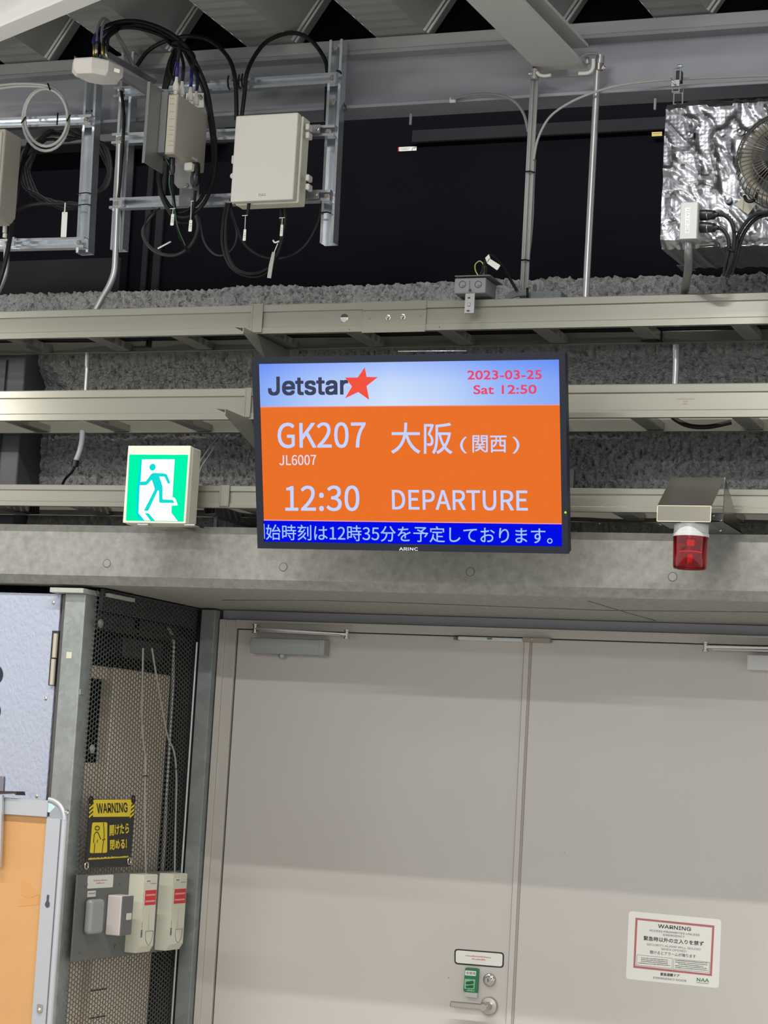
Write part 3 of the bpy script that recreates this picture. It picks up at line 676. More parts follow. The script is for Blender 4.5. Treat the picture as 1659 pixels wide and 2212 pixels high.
# big black loops behind
loops = [([(296, 142, 5.10), (320, 110, 5.10), (360, 88, 5.09), (410, 78, 5.07), (455, 88, 5.06), (490, 120, 5.05), (505, 155, 5.045), (510, 200, 5.05), (511, 260, 5.06)], 'black cable arching from behind the radio unit to the top rail'),
         ([(521, 260, 5.06), (528, 205, 5.05), (533, 160, 5.045), (552, 118, 5.06), (582, 86, 5.08), (630, 71, 5.10), (668, 84, 5.11), (696, 118, 5.115), (707, 150, 5.12), (706, 200, 5.125), (704, 260, 5.125)], 'black cable arching over the plastic enclosure to the right upright'),
         ([(262, 196, 5.06), (268, 250, 5.065), (266, 300, 5.055), (262, 360, 5.07), (256, 430, 5.07)], 'black cable running down inside the left upright of the middle rack'),
         ([(350, 372, 4.99), (345, 410, 5.0), (362, 452, 5.0), (388, 480, 5.0), (420, 478, 5.01)], 'black cable drooping under the radio unit'),
         ([(318, 520, 5.06), (312, 500, 5.06), (318, 470, 5.06), (345, 450, 5.05)], 'thin black cable loop left of the hanging tags'),
         ([(336, 455, 5.10), (308, 500, 5.10), (330, 540, 5.10), (375, 552, 5.10), (412, 530, 5.10), (428, 490, 5.09), (420, 455, 5.08)], 'black cable loop in the dark under the radio unit'),
         ([(372, 378, 4.92), (374, 420, 4.95), (380, 470, 5.0), (392, 520, 5.05), (410, 545, 5.08)], 'black power cord from the front plug of the radio unit'),
         ([(422, 412, 4.97), (419, 440, 4.98), (414, 462, 4.98), (411, 480, 4.985)], 'black power cord from the rear plug of the radio unit'),
         ([(430, 470, 5.1), (442, 525, 5.1), (470, 552, 5.1), (500, 540, 5.1), (512, 505, 5.1), (500, 460, 5.09), (497, 430, 5.08)], 'thin black cable loop below the left side of the enclosure'),
         ([(497, 438, 5.02), (510, 485, 5.04), (530, 530, 5.06), (570, 556, 5.08), (620, 556, 5.10), (660, 530, 5.11), (688, 480, 5.11), (696, 440, 5.11)], 'black cable hanging from the enclosure to the right upright'),
         ([(490, 438, 5.02), (482, 480, 5.03), (481, 530, 5.03), (498, 575, 5.03), (535, 597, 5.03), (572, 592, 5.03), (597, 560, 5.03), (608, 510, 5.03), (607, 440, 5.02)], 'outer black cable loop below the plastic enclosure'),
         ([(496, 438, 5.01), (488, 485, 5.02), (490, 540, 5.02), (508, 580, 5.02), (545, 592, 5.02), (585, 575, 5.02), (606, 530, 5.02), (616, 480, 5.02), (616, 440, 5.01)], 'inner black cable loop below the plastic enclosure'),
         ([(538, 436, 4.95), (536, 455, 4.95), (533, 468, 4.95)], 'short black cable end under the plastic enclosure with a tag')]
for i, (pts, lab) in enumerate(loops):
    tag(cable(pts, .0058 if i < 2 else (.0026 if 'thin' in lab else .0046)).build('black_cable', blackc if i not in (5, 8) else MATS['dull_black_cable']), lab, 'cable')
tag(cable([(352, 335, 4.90), (366, 360, 4.90), (366, 400, 4.92), (375, 440, 4.95), (384, 490, 4.98), (400, 530, 5.02)], .0016).build('earth_wire', mat('green_wire', (62, 100, 78), .5)), 'thin green earth wire hanging from the radio unit', 'wire')
tag(MB().tube(pix([(341, 537), (369, 522)], 5.04), .0022, 6).build('wire_end', whitetag), 'white wire end sticking out under the radio unit', 'wire')
for i, (u, v, u2, v2) in enumerate(((380, 449, 373, 478),)): pass
def ptag(u, v0, v1, Y, lab, w=8, lean=-2, h=24, ht=7):
    t = thing('cable_tag', lab, 'tag', PY(u, v1, Y), 'white cable tags')
    MB().tube(pix([(u-lean*.6, v0), (u, v1)], Y), .0009, 6).build('tag_string', whitetag, t)
    MB().tube(pix([(u-lean*.6-ht, v0+1), (u-lean*.6+5, v0)], Y), .001, 6).build('tag_tie', whitetag, t)
    mb = MB(); flat(mb, FY(Y), rrect(u-w*.35, v1-1, u+w*.4, v1-1, u+w*.4+lean*.7, v1+h, u-w*.5+lean*.7, v1+h, .3), 0, .0009); mb.build('tag_card', whitetag, t)
    mb = MB(); rough_rows(mb, FY(Y), [((u-1.5, v1+8), (u+1.5, v1+8), 2), ((u-2, v1+13), (u+1.5, v1+13), 2), ((u-2, v1+17), (u+1, v1+17), 2)], .0003, int(u)); mb.build('tag_print', inkgrey, t)
ptag(373, 450, 463, 4.94, 'white tag below the radio unit, left of two')
ptag(412, 434, 476, 4.95, 'white tag below the radio unit, right of two', ht=0)
ptag(529, 465, 496, 4.94, 'white tag hanging under the left part of the plastic enclosure', w=7)
ptag(609, 470, 486, 4.99, 'small white tag hanging under the right part of the plastic enclosure', w=7)
t = thing('cable_tag', 'long crumpled silver tag at the lowest point below the enclosure', 'tag', PY(585, 600, 4.99))
MB().tube(smooth_path(pix([(590, 519), (594, 524), (603, 521)], 4.99)), .0022, 6).build('tag_tie', whitetag, t)
MB().tube(pix([(600, 526), (592, 546)], 4.99), .0012, 6).build('tag_string', whitetag, t)
mb = MB(); flat(mb, FY(4.99), [(588, 544), (594, 545), (590, 570), (585, 601), (577, 600), (581, 572)], 0, .002); mb.build('tag_card', mat('crumpled_tag', (165, 165, 162), .35, metal=.3, bump=.6, bscale=90), t)
# ties on the top rail
for i, (u, v) in enumerate(((495, 180), (508, 178), (518, 178), (525, 176))):
    mb = MB(); mb.tube(pix([(u-1, v-17), (u-3, v-6), (u-2, v+8), (u+2, v+14)], 5.052), .0024, 6)
    tag(mb.build('cable_tie', blackc), 'black tie round the top rail of the middle rack, %s of four' % ('leftmost', 'second from left', 'third from left', 'rightmost')[i], 'cable tie', 'ties on the top rail')
for u, v, l in ((731, 155, 'top'), (707, 460, 'lower end')):
    mb = MB(); mb.tube(pix([(u-16, v), (u, v-2), (u+8, v+1)] if l != 'top' else [(u-4, v-2), (u+3, v-1), (u+6, v+4)], 5.06 if l == 'top' else 5.083), .0028 if l == 'top' else .0022, 6)
    tag(mb.build('cable_tie', blackc), 'black tie on the right upright of the middle rack, near its %s' % l, 'cable tie')
# ---- plastic enclosure
t = thing('enclosure', 'blank off-white plastic enclosure mounted on the middle rack', 'enclosure', PY(575, 437, 4.95))
YE = 4.925; fr = FY(YE)
aL = fr.hit(503, 340)[0]; aR = fr.hit(638, 340)[0]; bT = fr.hit(573, 246)[1]; bB = fr.hit(570, 433)[1]
MB().box(fr, aL, aR, bB, bT, -.024, 0, .0045, 3).build('lid', white_pl, t)
MB().box(fr, aL+.003, aR+.004, bB-.002, bT-.002, -.072, -.026, .004, 3).build('base', cream_pl, t)
mb = MB(); mb.box(fr, aL-.006, aL, fr.hit(500, 352)[1], fr.hit(500, 334)[1], -.03, -.004, .002); mb.build('catch', white_pl, t)
mb = MB(); a, b = fr.hit(497, 376); mb.lathe(fr.w(a, b, -.02), fr.n, [(.0075, -.006), (.0075, .004), (.006, .006)], 20); mb.build('padlock_eye', white_pl, t)
for v in (268, 286, 378, 398):
    a, b = fr.hit(656, v); MB().box(fr, a-.004, a+.006, b-.008, b+.008, -.045, -.02, .002).build('hinge', white_pl, t)
for (u, v) in ((680, 279), (677, 420)):
    fb = FY(5.055); a, b = fb.hit(u, v); tb = MB(); tb.box(fb, a-.024, a+.015, b-.012, b+.012, -.001, .002, .001); o = tb.build('mounting_lug', alum, t); 
    MB().lathe(fb.w(a+.007, b, .002), fb.n, [(.006, 0), (.006, .001), (.0042, .0015), (.0042, .004)], 6, False).build('bolt', steel, o)
mb = MB(); flat(mb, fr, [(554.5, 417.5), (577, 416.5), (576.5, 424.5), (554, 425.5)], .0003); sl = mb.build('small_label', stickerw, t)
mb = MB(); rough_rows(mb, fr, [((558, 420.5), (575, 419.5), 2), ((558, 423.8), (574, 423), 2)], .0005, 5); mb.build('label_print', inkgrey, sl)
# ================================================================== SUPPORT PIPES
def bundle(u0, v0, u1, v1, n, lab, Y):
    a = PY(u0, v0, Y); b = PY(u1, v1, Y)
    t = thing('support_pipe', lab, 'pipe', b)
    if n == 1: MB().tube([a, b], .0088, 16).build('tube', pipem, t)
    else:
        for i in range(n):
            dx = (i-(n-1)/2)*.0056
            MB().tube([a+V((dx, -.002 if i % 2 else .002, 0)), b+V((dx, -.002 if i % 2 else .002, 0))], .0034, 8).build('strand', greyc, t)
    return t
sp1 = bundle(1155, 160, 1131, 648, 4, 'bundle of grey cables tied along an upright, left of the two pipes', 5.12)
sp2 = bundle(1292, 130, 1265, 648, 1, 'slim steel pipe standing between the top tray and the roof girder', 5.12)
MB().tube(pix([(1155.5, 150), (1154, 172)], 5.11), .0098, 16).build('pipe_end', pipem, sp1)
MB().tube(pix([(1297, 120), (1296, 138)], 5.115), .0105, 16).build('pipe_cap', pipem, sp2)
MB().tube(pix([(1294.5, 138), (1294, 152)], 5.115), .0098, 16).build('pipe_clamp', steel, sp2)
MB().tube(smooth_path(pix([(1160, 156, 5.10), (1166, 162, 5.10), (1177, 164, 5.10), (1190, 162, 5.10)])), .0042, 8).build('hook_bolt', white_pl, sp1)
MB().tube(smooth_path(pix([(1282, 128, 5.10), (1281, 146, 5.10), (1272, 157, 5.10), (1250, 159, 5.10)])), .0048, 8).build('hook_bolt', white_pl, sp2)
MB().tube(smooth_path(pix([(1256, 123, 5.08), (1270, 116, 5.08), (1290, 116, 5.09)])), .0045, 8).build('upper_clamp', greyc2, sp2)
MB().tube(pix([(1268, 124), (1270, 138)], 5.10), .006, 10).build('clamp_bolt', pipem, sp2)
for u, v, p_ in ((1146, 158, sp1), (1304, 146, sp2)):
    fr = FY(5.105); a, b = fr.hit(u, v); MB().lathe(fr.w(a, b), fr.n, [(.005, -.006), (.005, .002), (.0028, .003), (.0028, .005)], 10).build('clamp_screw', chrome, p_)
mb = MB(); mb.prism(pix([(1150, 150), (1151, 139), (1161, 150)], 5.105), (0, .004, 0)); mb.build('red_cap', mat('dark_red', (90, 20, 30), .5), sp1)
for v, u in ((371, 1144.5), (562, 1135)):
    mb = MB(); mb.tube(pix([(u-9, v), (u, v-1), (u+11, v+2)], 5.105), .0022, 6)
    tag(mb.build('cable_tie', blackc), 'black tie round the grey cable bundle, %s of two' % ('upper' if v < 400 else 'lower'), 'cable tie')
tag(cable([(975, 214, 5.13), (1000, 208, 5.12), (1040, 203, 5.12), (1080, 206, 5.12), (1112, 220, 5.12), (1132, 248, 5.12), (1141, 285, 5.13)], .0038).build('grey_cable', greyc2), 'grey cable leaving the crossbeam clip and bending to the cable bundle', 'cable')
tag(cable([(1153, 345, 5.11), (1162, 300, 5.11), (1185, 256, 5.11), (1220, 228, 5.10), (1268, 205, 5.09), (1330, 186, 5.09), (1400, 176, 5.10), (1470, 171, 5.11), (1560, 167, 5.12), (1700, 162, 5.12)], .0032).build('grey_cable', greyc), 'grey cable sweeping from the cable bundle along the crossbeam to the right', 'cable')
tag(cable([(1156, 345, 5.125), (1153, 400, 5.125), (1150, 480, 5.125), (1142, 555, 5.125), (1128, 610, 5.12), (1120, 638, 5.12)], .0028).build('grey_cable', greyc2), 'thin grey cable following the bundle down to the tray', 'cable')
for i in range(3):
    tag(cable([(1138, 632+i*2, 5.10), (1120, 629+i*4, 5.10), (1104, 634+i*4, 5.10), (1092, 646+i*3, 5.10)], .005).build('bundle_tail', greyc2), 'grey cable tail bending flat onto the top tray, %s of three' % ('upper', 'middle', 'lower')[i], 'cable', 'grey tails at the bundle foot')
tag(MB().tube(pix([(1139, 622), (1140, 648)], 5.085), .003, 6).build('cable_tie', blackc), 'black tie holding the grey cable tails at the foot of the bundle', 'cable tie')
t = thing('small_box', 'small grey translucent box lying behind the top tray edge', 'box', PY(1180, 645, 5.14))
fr = FY(5.10); a, b = fr.hit(1142, 630); a1, b1 = fr.hit(1222, 650); MB().box(fr, a, a1-.012, b1, b, -.06, 0, .002).build('casing', mat('grey_plastic', (105, 110, 112), .25), t)
for u in (1177, 1197): 
    a, b = fr.hit(u, 636); MB().lathe(fr.w(a, b, 0), fr.n, [(.002, 0), (.002, .001), (.001, .0016)], 8).build('stud', chrome, t)
# clip on crossbeam bottom flange + tab below
fr = FY(5.13); a, b = fr.hit(975, 214); mb = MB(); mb.box(fr, a-.004, a+.012, b-.010, b+.004, -.004, .003, .001)
tag(mb.build('beam_clip', white_pl), 'small pale clip on the lower edge of the crossbeam', 'clip')
for u, v in ((887, 255), (1415, 222)):
    fr = FY(5.18); a, b = fr.hit(u, v); mb = MB(); mb.box(fr, a-.003, a+.003, b-.018, b+.012, -.004, .002, .001)
    tag(mb.build('hanging_tab', greypaint), 'small metal tab under the crossbeam, %s' % ('above the white wall label' if u < 1000 else 'left of the foil box hanger'), 'tab')
# wall labels
t = thing('wall_label', 'small white label with red stripe on the black wall', 'label', PY(880, 328, 5.949))
fr = FY(5.949); mb = MB(); flat(mb, fr, [(860, 318), (900, 316), (899.5, 325), (860, 327)], .0008, .0008); mb.build('card', stickerw, t)
mb = MB(); flat(mb, fr, [(860, 318), (862.5, 318), (862.5, 327), (860, 327)], .0012, .0003); mb.build('stripe', inkred, t)
mb = MB(); rough_rows(mb, fr, [((865, 321), (886, 320), 1.5), ((865, 324), (884, 323.4), 1.5)], .0012, 8); mb.tube([fr.w(*fr.hit(*p), .0012) for p in ((890, 325), (892, 320), (899, 319))], .0008, 4); mb.build('print', inkgrey, t)
t = thing('wall_label', 'small yellow label on the black wall beside the foil-wrapped box', 'label', PY(1418, 294, 5.949))
fr = FY(5.928); mb = MB(); flat(mb, fr, [(1408, 285.5), (1430, 284.5), (1430, 293.5), (1408, 294.5)], .0008, .0008); mb.build('card', mat('yellow_label', (188, 172, 96), .6), t)
mb = MB(); rough_rows(mb, fr, [((1411, 289), (1427, 288), 1.5)], .0012, 9); mb.build('print', inkgrey, t)
# ================================================================== JUNCTION BOX ON THE TRAY
YJ = 4.985; fr = FY(YJ)
t = thing('junction_box', 'grey metal junction box hung on the top tray, cover half off', 'junction box', PY(1015, 645, YJ))
a0, b1 = fr.hit(982, 601); a1, _ = fr.hit(1050, 600); b0 = fr.hit(1015, 634)[1]; jm = mat('junction_grey', (122, 125, 126), .55, metal=.2)
MB().box(fr, a0, a1, b0, b1, -.085, 0, .003, 2).build('body', jm, t)
mb = MB(); c0, d0 = fr.hit(983, 599); c1, _ = fr.hit(1060, 598)
mb.box(fr, c0, c1, b1+.003, b1+.0055, -.10, .004, .001); mb.build('cover_plate', jm, t)
for u in (999, 1033):
    a, b = fr.hit(u, 614.5); mb = MB(); mb.ring(fr, a, b, .0003, .0085, .0008, 20, 5); k = mb.build('knockout', mat('dark_groove', (60, 62, 62), .7), t)
    MB().tube([fr.w(a+.0005, b-.0085, .0004), fr.w(a+.0005, b-.003, .0004), fr.w(a+.008, b-.003, .0004)], .0007, 5).build('knockout_notch', MATS['dark_groove'], t)
MB().tube([fr.w(*fr.hit(1015, 606), .0003), fr.w(*fr.hit(1014.5, 623), .0003)], .0006, 5).build('seam', MATS['dark_groove'], t)
fs = FY(YJ-.001); a, b = fs.hit(1016, 637); a2, b2 = fs.hit(1014, 678)
mb = MB(); mb.box(fs, (a+a2)/2-.0125, (a+a2)/2+.0125, b2, b+.004, 0, .003, .0015, 2); ss = mb.build('hanger_strap', alum, t)
xm = (a+a2)/2
mb = MB(); mb.box(fs, xm-.005, xm+.001, b-.010, b-.006, .0028, .0036); mb.box(fs, xm-.006, xm+.001, b2+.005, b2+.009, .0028, .0036); mb.box(fs, xm-.0035, xm+.0025, b+.008, b+.014, .0035, .0045); mb.build('slot', inkblack, ss)
a, b = fs.hit(1014, 658.5); MB().lathe(fs.w(a, b, .003), fs.n, [(.0052, 0), (.0052, .001), (.004, .0022)], 16).build('screw_head', steel, ss)
tag(cable([(1034, 597, 5.03), (1027, 584, 5.03), (1027, 571, 5.03), (1036, 564, 5.03), (1043, 569, 5.03), (1044, 574, 5.03)], .0014, n=8).build('earth_wire', mat('yellow_wire', (190, 190, 110), .5)), 'yellow wire looping out of the open junction box', 'wire')
t2 = tag(cable([(1044, 594, 5.03), (1046, 575, 5.03), (1050, 560, 5.03), (1060, 552, 5.03), (1074, 562, 5.04), (1090, 582, 5.06), (1105, 608, 5.08), (1117, 628, 5.09)], .004, n=8).build('black_cable', blackc), 'black cable rising from the junction box and dropping behind the tray', 'cable')
mb = MB(); p = PY(1044, 600, 5.03); mb.lathe(p, (0.1, 0, 1), [(.011, 0), (.010, .012), (.0075, .016), (.007, .028), (.004, .03)], 12); mb.build('cable_gland', blackg, t2)
t = thing('cable_tag', 'white tag tied to the black cable above the junction box', 'tag', PY(1065, 575, 5.0))
mb = MB(); flat(mb, FY(5.0), rrect(1057, 558, 1081, 573, 1074, 584, 1051, 568, .15), 0, .0008); mb.build('tag_card', whitetag, t)
mb = MB(); flat(mb, FY(5.0), [(1048, 557), (1056, 549), (1059, 558), (1052, 568)], 0, .0008); mb.build('tag_loop', whitetag, t)
# ================================================================== FOIL-WRAPPED BOX
def foil():
    foilm = mat('bubble_foil', (150, 152, 156), .30, metal=1.0)
    N = foilm.node_tree.nodes; L = foilm.node_tree.links; b = N['Principled BSDF']
    tc = N.new('ShaderNodeTexCoord'); vo = N.new('ShaderNodeTexVoronoi'); vo.inputs['Scale'].default_value = 105; vo.inputs['Randomness'].default_value = .12; vo.feature = 'F1'
    L.new(tc.outputs['Object'], vo.inputs['Vector']); no = N.new('ShaderNodeTexNoise'); no.inputs['Scale'].default_value = 9; no.inputs['Detail'].default_value = 3; no.inputs['Distortion'].default_value = 2; L.new(tc.outputs['Object'], no.inputs['Vector'])
    b1 = N.new('ShaderNodeBump'); b1.inputs['Strength'].default_value = .08; b1.inputs['Distance'].default_value = .004; b1.invert = True; L.new(vo.outputs['Distance'], b1.inputs['Height'])
    b2 = N.new('ShaderNodeBump'); b2.inputs['Strength'].default_value = .25; b2.inputs['Distance'].default_value = .012; L.new(no.outputs[0], b2.inputs['Height']); L.new(b1.outputs[0], b2.inputs['Normal']); L.new(b2.outputs[0], b.inputs['Normal'])
    YF = 4.86; fr = FY(YF); a0 = fr.hit(1431, 380)[0]; zt = fr.hit(1440, 217)[1]; zb = fr.hit(1440, 535)[1]
    t = thing('foil_wrapped_unit', 'large box wrapped in crinkled silver bubble foil at the upper right', 'ventilation unit', V((a0+.25, YF+.12, zb)))
    mb = MB(); x0, x1, y1 = a0, a0+.55, 5.12
    # closed profile around: top back -> top front -> bottom front -> bottom back, swept along X with a left cap bulge
    prof = []
    def seg(p, q_, n):
        for i in range(n): s = i/n; prof.append((p[0]+(q_[0]-p[0])*s, p[1]+(q_[1]-p[1])*s))
    seg((y1, zt), (YF+.015, zt), 12); seg((YF+.015, zt), (YF, zt-.015), 3); seg((YF, zt-.015), (YF, zb+.018), 60); seg((YF, zb+.018), (YF+.02, zb), 4); seg((YF+.02, zb), (y1, zb+.01), 14); prof.append((y1, zb+.01))
    n = 110; rows = []; cy, cz = (YF+y1)/2, (zt+zb)/2
    for i in range(-14, n+1):
        row = []
        if i < 0: s = 1-((-i)/14)**2.2*.0; sc = 1-(-i)/14; x = x0-.002+.010*(1-math.sqrt(max(0, 1-(1-(-i)/14.0-1)**2)))*0+ (.0)
        for (y_, z_) in prof:
            if i < 0: yy_ = cy+(y_-cy)*sc; zz = cz+(z_-cz)*sc; xx = x0-.004*(1-sc)
            else: yy_, zz, xx = y_, z_, x0+(x1-x0)*i/n
            p = V((xx, yy_, zz))
            cr = max(0, 1-abs(noise.noise(V(((xx+zz*.6)*14, 3, (zz-xx*.8)*7))))*5)**2*.006 + max(0, 1-abs(noise.noise(V(((xx-zz)*11, 8, (zz+xx)*19))))*6)**2*.005 + noise.noise(p*5)*.007 + noise.noise(p*30)*.0006
            ny = -1 if abs(y_-YF) < .016 else 0
            row.append(mb.b.verts.new((xx+noise.noise(p*12)*.003, yy_-(cr-.006)*(1 if ny else .2), zz+((cr-.005)*.5 if z_ > zt-.002 else 0)-((cr-.005)*.7 if z_ < zb+.012 else 0))))
        rows.append(row)
    for A, B in zip(rows, rows[1:]):
        for j in range(len(prof)-1):
            f = mb.b.faces.new((A[j], A[j+1], B[j+1], B[j])); f.smooth = True
    mb.build('foil_wrap', foilm, t)
    # stand
    p = PY(1462, 556, 5.05); MB().wbox(p.x, p.x+.035, 5.05, 5.11, 2.86, zb+.004, .001).build('support_leg', mat('stand_grey', (112, 116, 122), .5), t)
    # pins
    for u, v in ((1489, 290), (1572, 430), (1599, 284)):
        a, b = fr.hit(u, v, .008); MB().lathe(fr.w(a, b, .0), fr.n, [(.0095, 0), (.009, .006), (.0035, .0075), (.003, .012)], 16).build('fixing_pin', foilm, t)
    mb = MB(); flat(mb, FY(4.845), [(1588, 441), (1607, 424), (1604, 455)], 0, .002); mb.build('tape', mat('beige_tape', (185, 182, 165), .5), t)
    mb = MB(); flat(mb, FY(4.848), [(1604, 424), (1634, 440), (1616, 463), (1603, 455)], 0, .002); mb.build('tape', MATS['beige_tape'], t)
    # hanger at the top left
    h = thing('unit_hanger', 'small galvanised hanger between the crossbeam and the foil box', 'bracket', PY(1462, 215, 5.06)); fh = FY(5.06)
    def ringbox(u0, v0, u1, v1, th=.0022):
        mb = MB(); A = fh.hit(u0, v0); B = fh.hit(u1, v1)
        P = [fh.w(A[0], A[1]), fh.w(B[0], A[1]), fh.w(B[0], B[1]), fh.w(A[0], B[1])]
        mb.tube(P, th, 6, closed=True); return mb.build('hanger_loop', zinc, h)
    ringbox(1457, 148, 1469, 173); ringbox(1453, 184, 1467, 198); ringbox(1456, 202, 1474, 224)
    mb = MB(); A = fh.hit(1451, 174); B = fh.hit(1469, 188); mb.box(fh, A[0], B[0], B[1], A[1], 0, .006, .001); mb.build('hanger_block', alum, h)
    mb = MB(); A = fh.hit(1458, 149); B = fh.hit(1469, 173); mb.box(fh, A[0], B[0], B[1], A[1], -.03, -.012, .001); mb.build('hanger_channel', mat('dark_zinc3', (50, 52, 56), .5, metal=.5), h)
    MB().tube(pix([(1463, 142), (1476, 143)], 5.05), .003, 6).build('hanger_bolt', zinc, h)
    MB().tube(pix([(1449, 169), (1458, 182)], 5.04), .0025, 6).build('hanger_bolt', zinc, h)
    MB().tube(pix([(1476, 190), (1474, 215)], 5.07), .0018, 6).build('hanger_rod', zinc, h)
    return t
foil()
def fan():
    YF = 4.815; fr = FY(YF); cxp, cyp = 1700, 352
    a, b = fr.hit(cxp, cyp); R = abs(fr.hit(1594, 362)[0]-a)
    t = thing('extractor_fan', 'round fan behind a wire guard on the foil box, right edge', 'fan', fr.w(a, b-R))
    MB().lathe(fr.w(a, b, -.03), fr.n, [(R*.80, 0), (R*.86, .02), (R*.90, .045), (R*.88, .048), (R*.78, .04), (R*.70, .01), (R*.68, 0)], 48).build('fan_duct', mat('duct_beige', (178, 172, 158), .4), t)
    MB().lathe(fr.w(a, b, -.022), fr.n, [(R*.82, 0), (R*.82, .002)], 40).build('fan_back', blackg, t)
    MB().lathe(fr.w(a, b, -.02), fr.n, [(R*.30, 0), (R*.30, .04), (R*.26, .045)], 32).build('motor_hub', mat('motor_grey', (120, 122, 120), .4, metal=.4), t)
    for k in range(5):
        an = k*2*math.pi/5+.5; mb = MB(); P = []
        for s in range(7):
            rr = R*(.28+.42*s/6); tw = .35+.25*s/6
            P.append((rr, an, tw))
        A = [fr.w(a+r*math.cos(g), b+r*math.sin(g), .0) for r, g, w in P]; B = [fr.w(a+r*math.cos(g+w), b+r*math.sin(g+w), .022) for r, g, w in P]
        va = [mb.b.verts.new(p) for p in A]; vb_ = [mb.b.verts.new(p) for p in B]
        for i in range(6): f = mb.b.faces.new((va[i], va[i+1], vb_[i+1], vb_[i])); f.smooth = True
        mb.build('fan_blade', mat('blade_grey', (84, 86, 86), .35, metal=.5), t)
    wire = mat('guard_wire', (96, 94, 86), .35, metal=.7)
    g = MB()
    for RR, c, r in ((R, .006, .0016), (R*.98, .030, .0016), (R*.86, .055, .0026), (R*.60, .062, .0016), (R*.40, .064, .0016)): g.ring(fr, a, b, c, RR, r, 64, 6)
    g.build('guard_ring', wire, t)
    for k in range(56):
        an = k*2*math.pi/56; ca, sa = math.cos(an), math.sin(an)
        MB().tube([fr.w(a+ca*rr, b+sa*rr, c) for rr, c in ((R*1.0, -.004), (R*1.02, .018), (R*.97, .036), (R*.86, .057), (R*.6, .064), (R*.36, .066))], .0012, 5).build('guard_wire', wire, t)
    return t
fan()
# ---- socket box with two plugs in front of the foil box
YQ = 4.745; fr = FY(YQ)
t = thing('socket_box', 'grey steel socket box with a vertical label, before the foil box', 'socket box', PY(1490, 520, YQ+.03))
a0 = fr.hit(1469, 476)[0]; a1 = fr.hit(1507, 476)[0]; b1 = fr.hit(1490, 436.5)[1]; b0 = fr.hit(1487, 516)[1]; qm = mat('socket_steel', (165, 167, 165), .4, metal=.4)
MB().box(fr, a0, a1, b0, b1, -.045, -.004, .001).build('body', qm, t)
MB().box(fr, a0, a1-.001, b0, b1, -.003, 0, .001).build('cover_plate', qm, t)
mb = MB(); flat(mb, fr, [(1480, 449), (1490.5, 449), (1488.5, 503), (1480, 503)], .0004); lb = mb.build('label', stickerw, t)
mb = MB()
vs, fs = letters('FEA-T30-20B', .0)
A = V(fr.hit(1482.2, 452, .0006)); Bq = V(fr.hit(1480.8, 501, .0006)); Cq = V(fr.hit(1489.2, 452, .0006))
e1 = Bq-A; e2 = A-Cq
nv = [mb.b.verts.new(fr.w(Cq.x+e1.x*x+e2.x*(1-y), Cq.y+e1.y*x+e2.y*(1-y), .0006)) for x, y in vs]
for f in fs:
    try: mb.b.faces.new([nv[i] for i in f])
    except ValueError: pass
mb.build('lettering', inkgrey, lb)
for i, (u0, v0, u1, v1) in enumerate(((1508, 465, 1545, 464), (1508, 491, 1545, 492))):
    p = PY(u0, v0, YQ+.03); qn = PY(u1, v1, YQ+.018); d = qn-p; Ln = d.length
    mb = MB(); mb.lathe(p, d, [(.0125, 0), (.0125, Ln*.55), (.0115, Ln*.6), (.0105, Ln*.95), (.006, Ln*1.02), (.005, Ln*1.2)], 20)
    pl = tag(mb.build('power_plug', blackg), 'black plug in the socket box, %s of two' % ('upper' if i == 0 else 'lower'), 'plug')
    MB().lathe(p+d*.62, d, [(.0122, 0), (.0122, .002)], 20).build('plug_ring', chrome, pl)
pipe('conduit_pipe', [(1487, 516, 4.775), (1487, 545, 4.78), (1487, 575, 4.84), (1484, 600, 4.95), (1478, 632, 5.07), (1474, 655, 5.10)], .0098, 'grey conduit dropping from the socket box to the top tray', None, mat('grey_conduit', (138, 140, 142), .35, metal=.5))
cs = [[(1553, 464, 4.76), (1566, 466, 4.76), (1580, 480, 4.76), (1586, 505, 4.76), (1584, 540, 4.76), (1576, 575, 4.76), (1568, 598, 4.77)],
      [(1553, 492, 4.76), (1562, 497, 4.76), (1572, 512, 4.76), (1574, 535, 4.76), (1568, 565, 4.76), (1564, 596, 4.77)],
      [(1690, 452, 4.77), (1660, 458, 4.77), (1630, 464, 4.77), (1608, 485, 4.77), (1594, 512, 4.77), (1588, 545, 4.77), (1578, 580, 4.77), (1571, 599, 4.77)],
      [(1690, 458, 4.78), (1662, 463, 4.78), (1634, 472, 4.78), (1612, 496, 4.78), (1600, 522, 4.78), (1590, 560, 4.78), (1580, 594, 4.78)]]
for i, c in enumerate(cs):
    tag(cable(c, .0046).build('power_cable', blackc), 'black cable %s in front of the foil box' % ('from the upper plug', 'from the lower plug', 'from the fan, upper strand', 'from the fan, lower strand')[i], 'cable', 'power cables hanging before the foil box')
tag(cable([(1608, 424, 4.80), (1614, 434, 4.79), (1626, 434, 4.79), (1634, 424, 4.80), (1636, 410, 4.80)], .004).build('power_cable', blackc), 'short black cable loop at the foot of the fan guard', 'cable')
for (u, v) in ((1592, 500), (1580, 540)):
    tag(MB().tube(pix([(u-8, v-2), (u+6, v+3)], 4.755), .0026, 6).build('cable_tie', blackc), 'black tie on the cables before the foil box, %s' % ('upper' if v < 520 else 'lower'), 'cable tie')
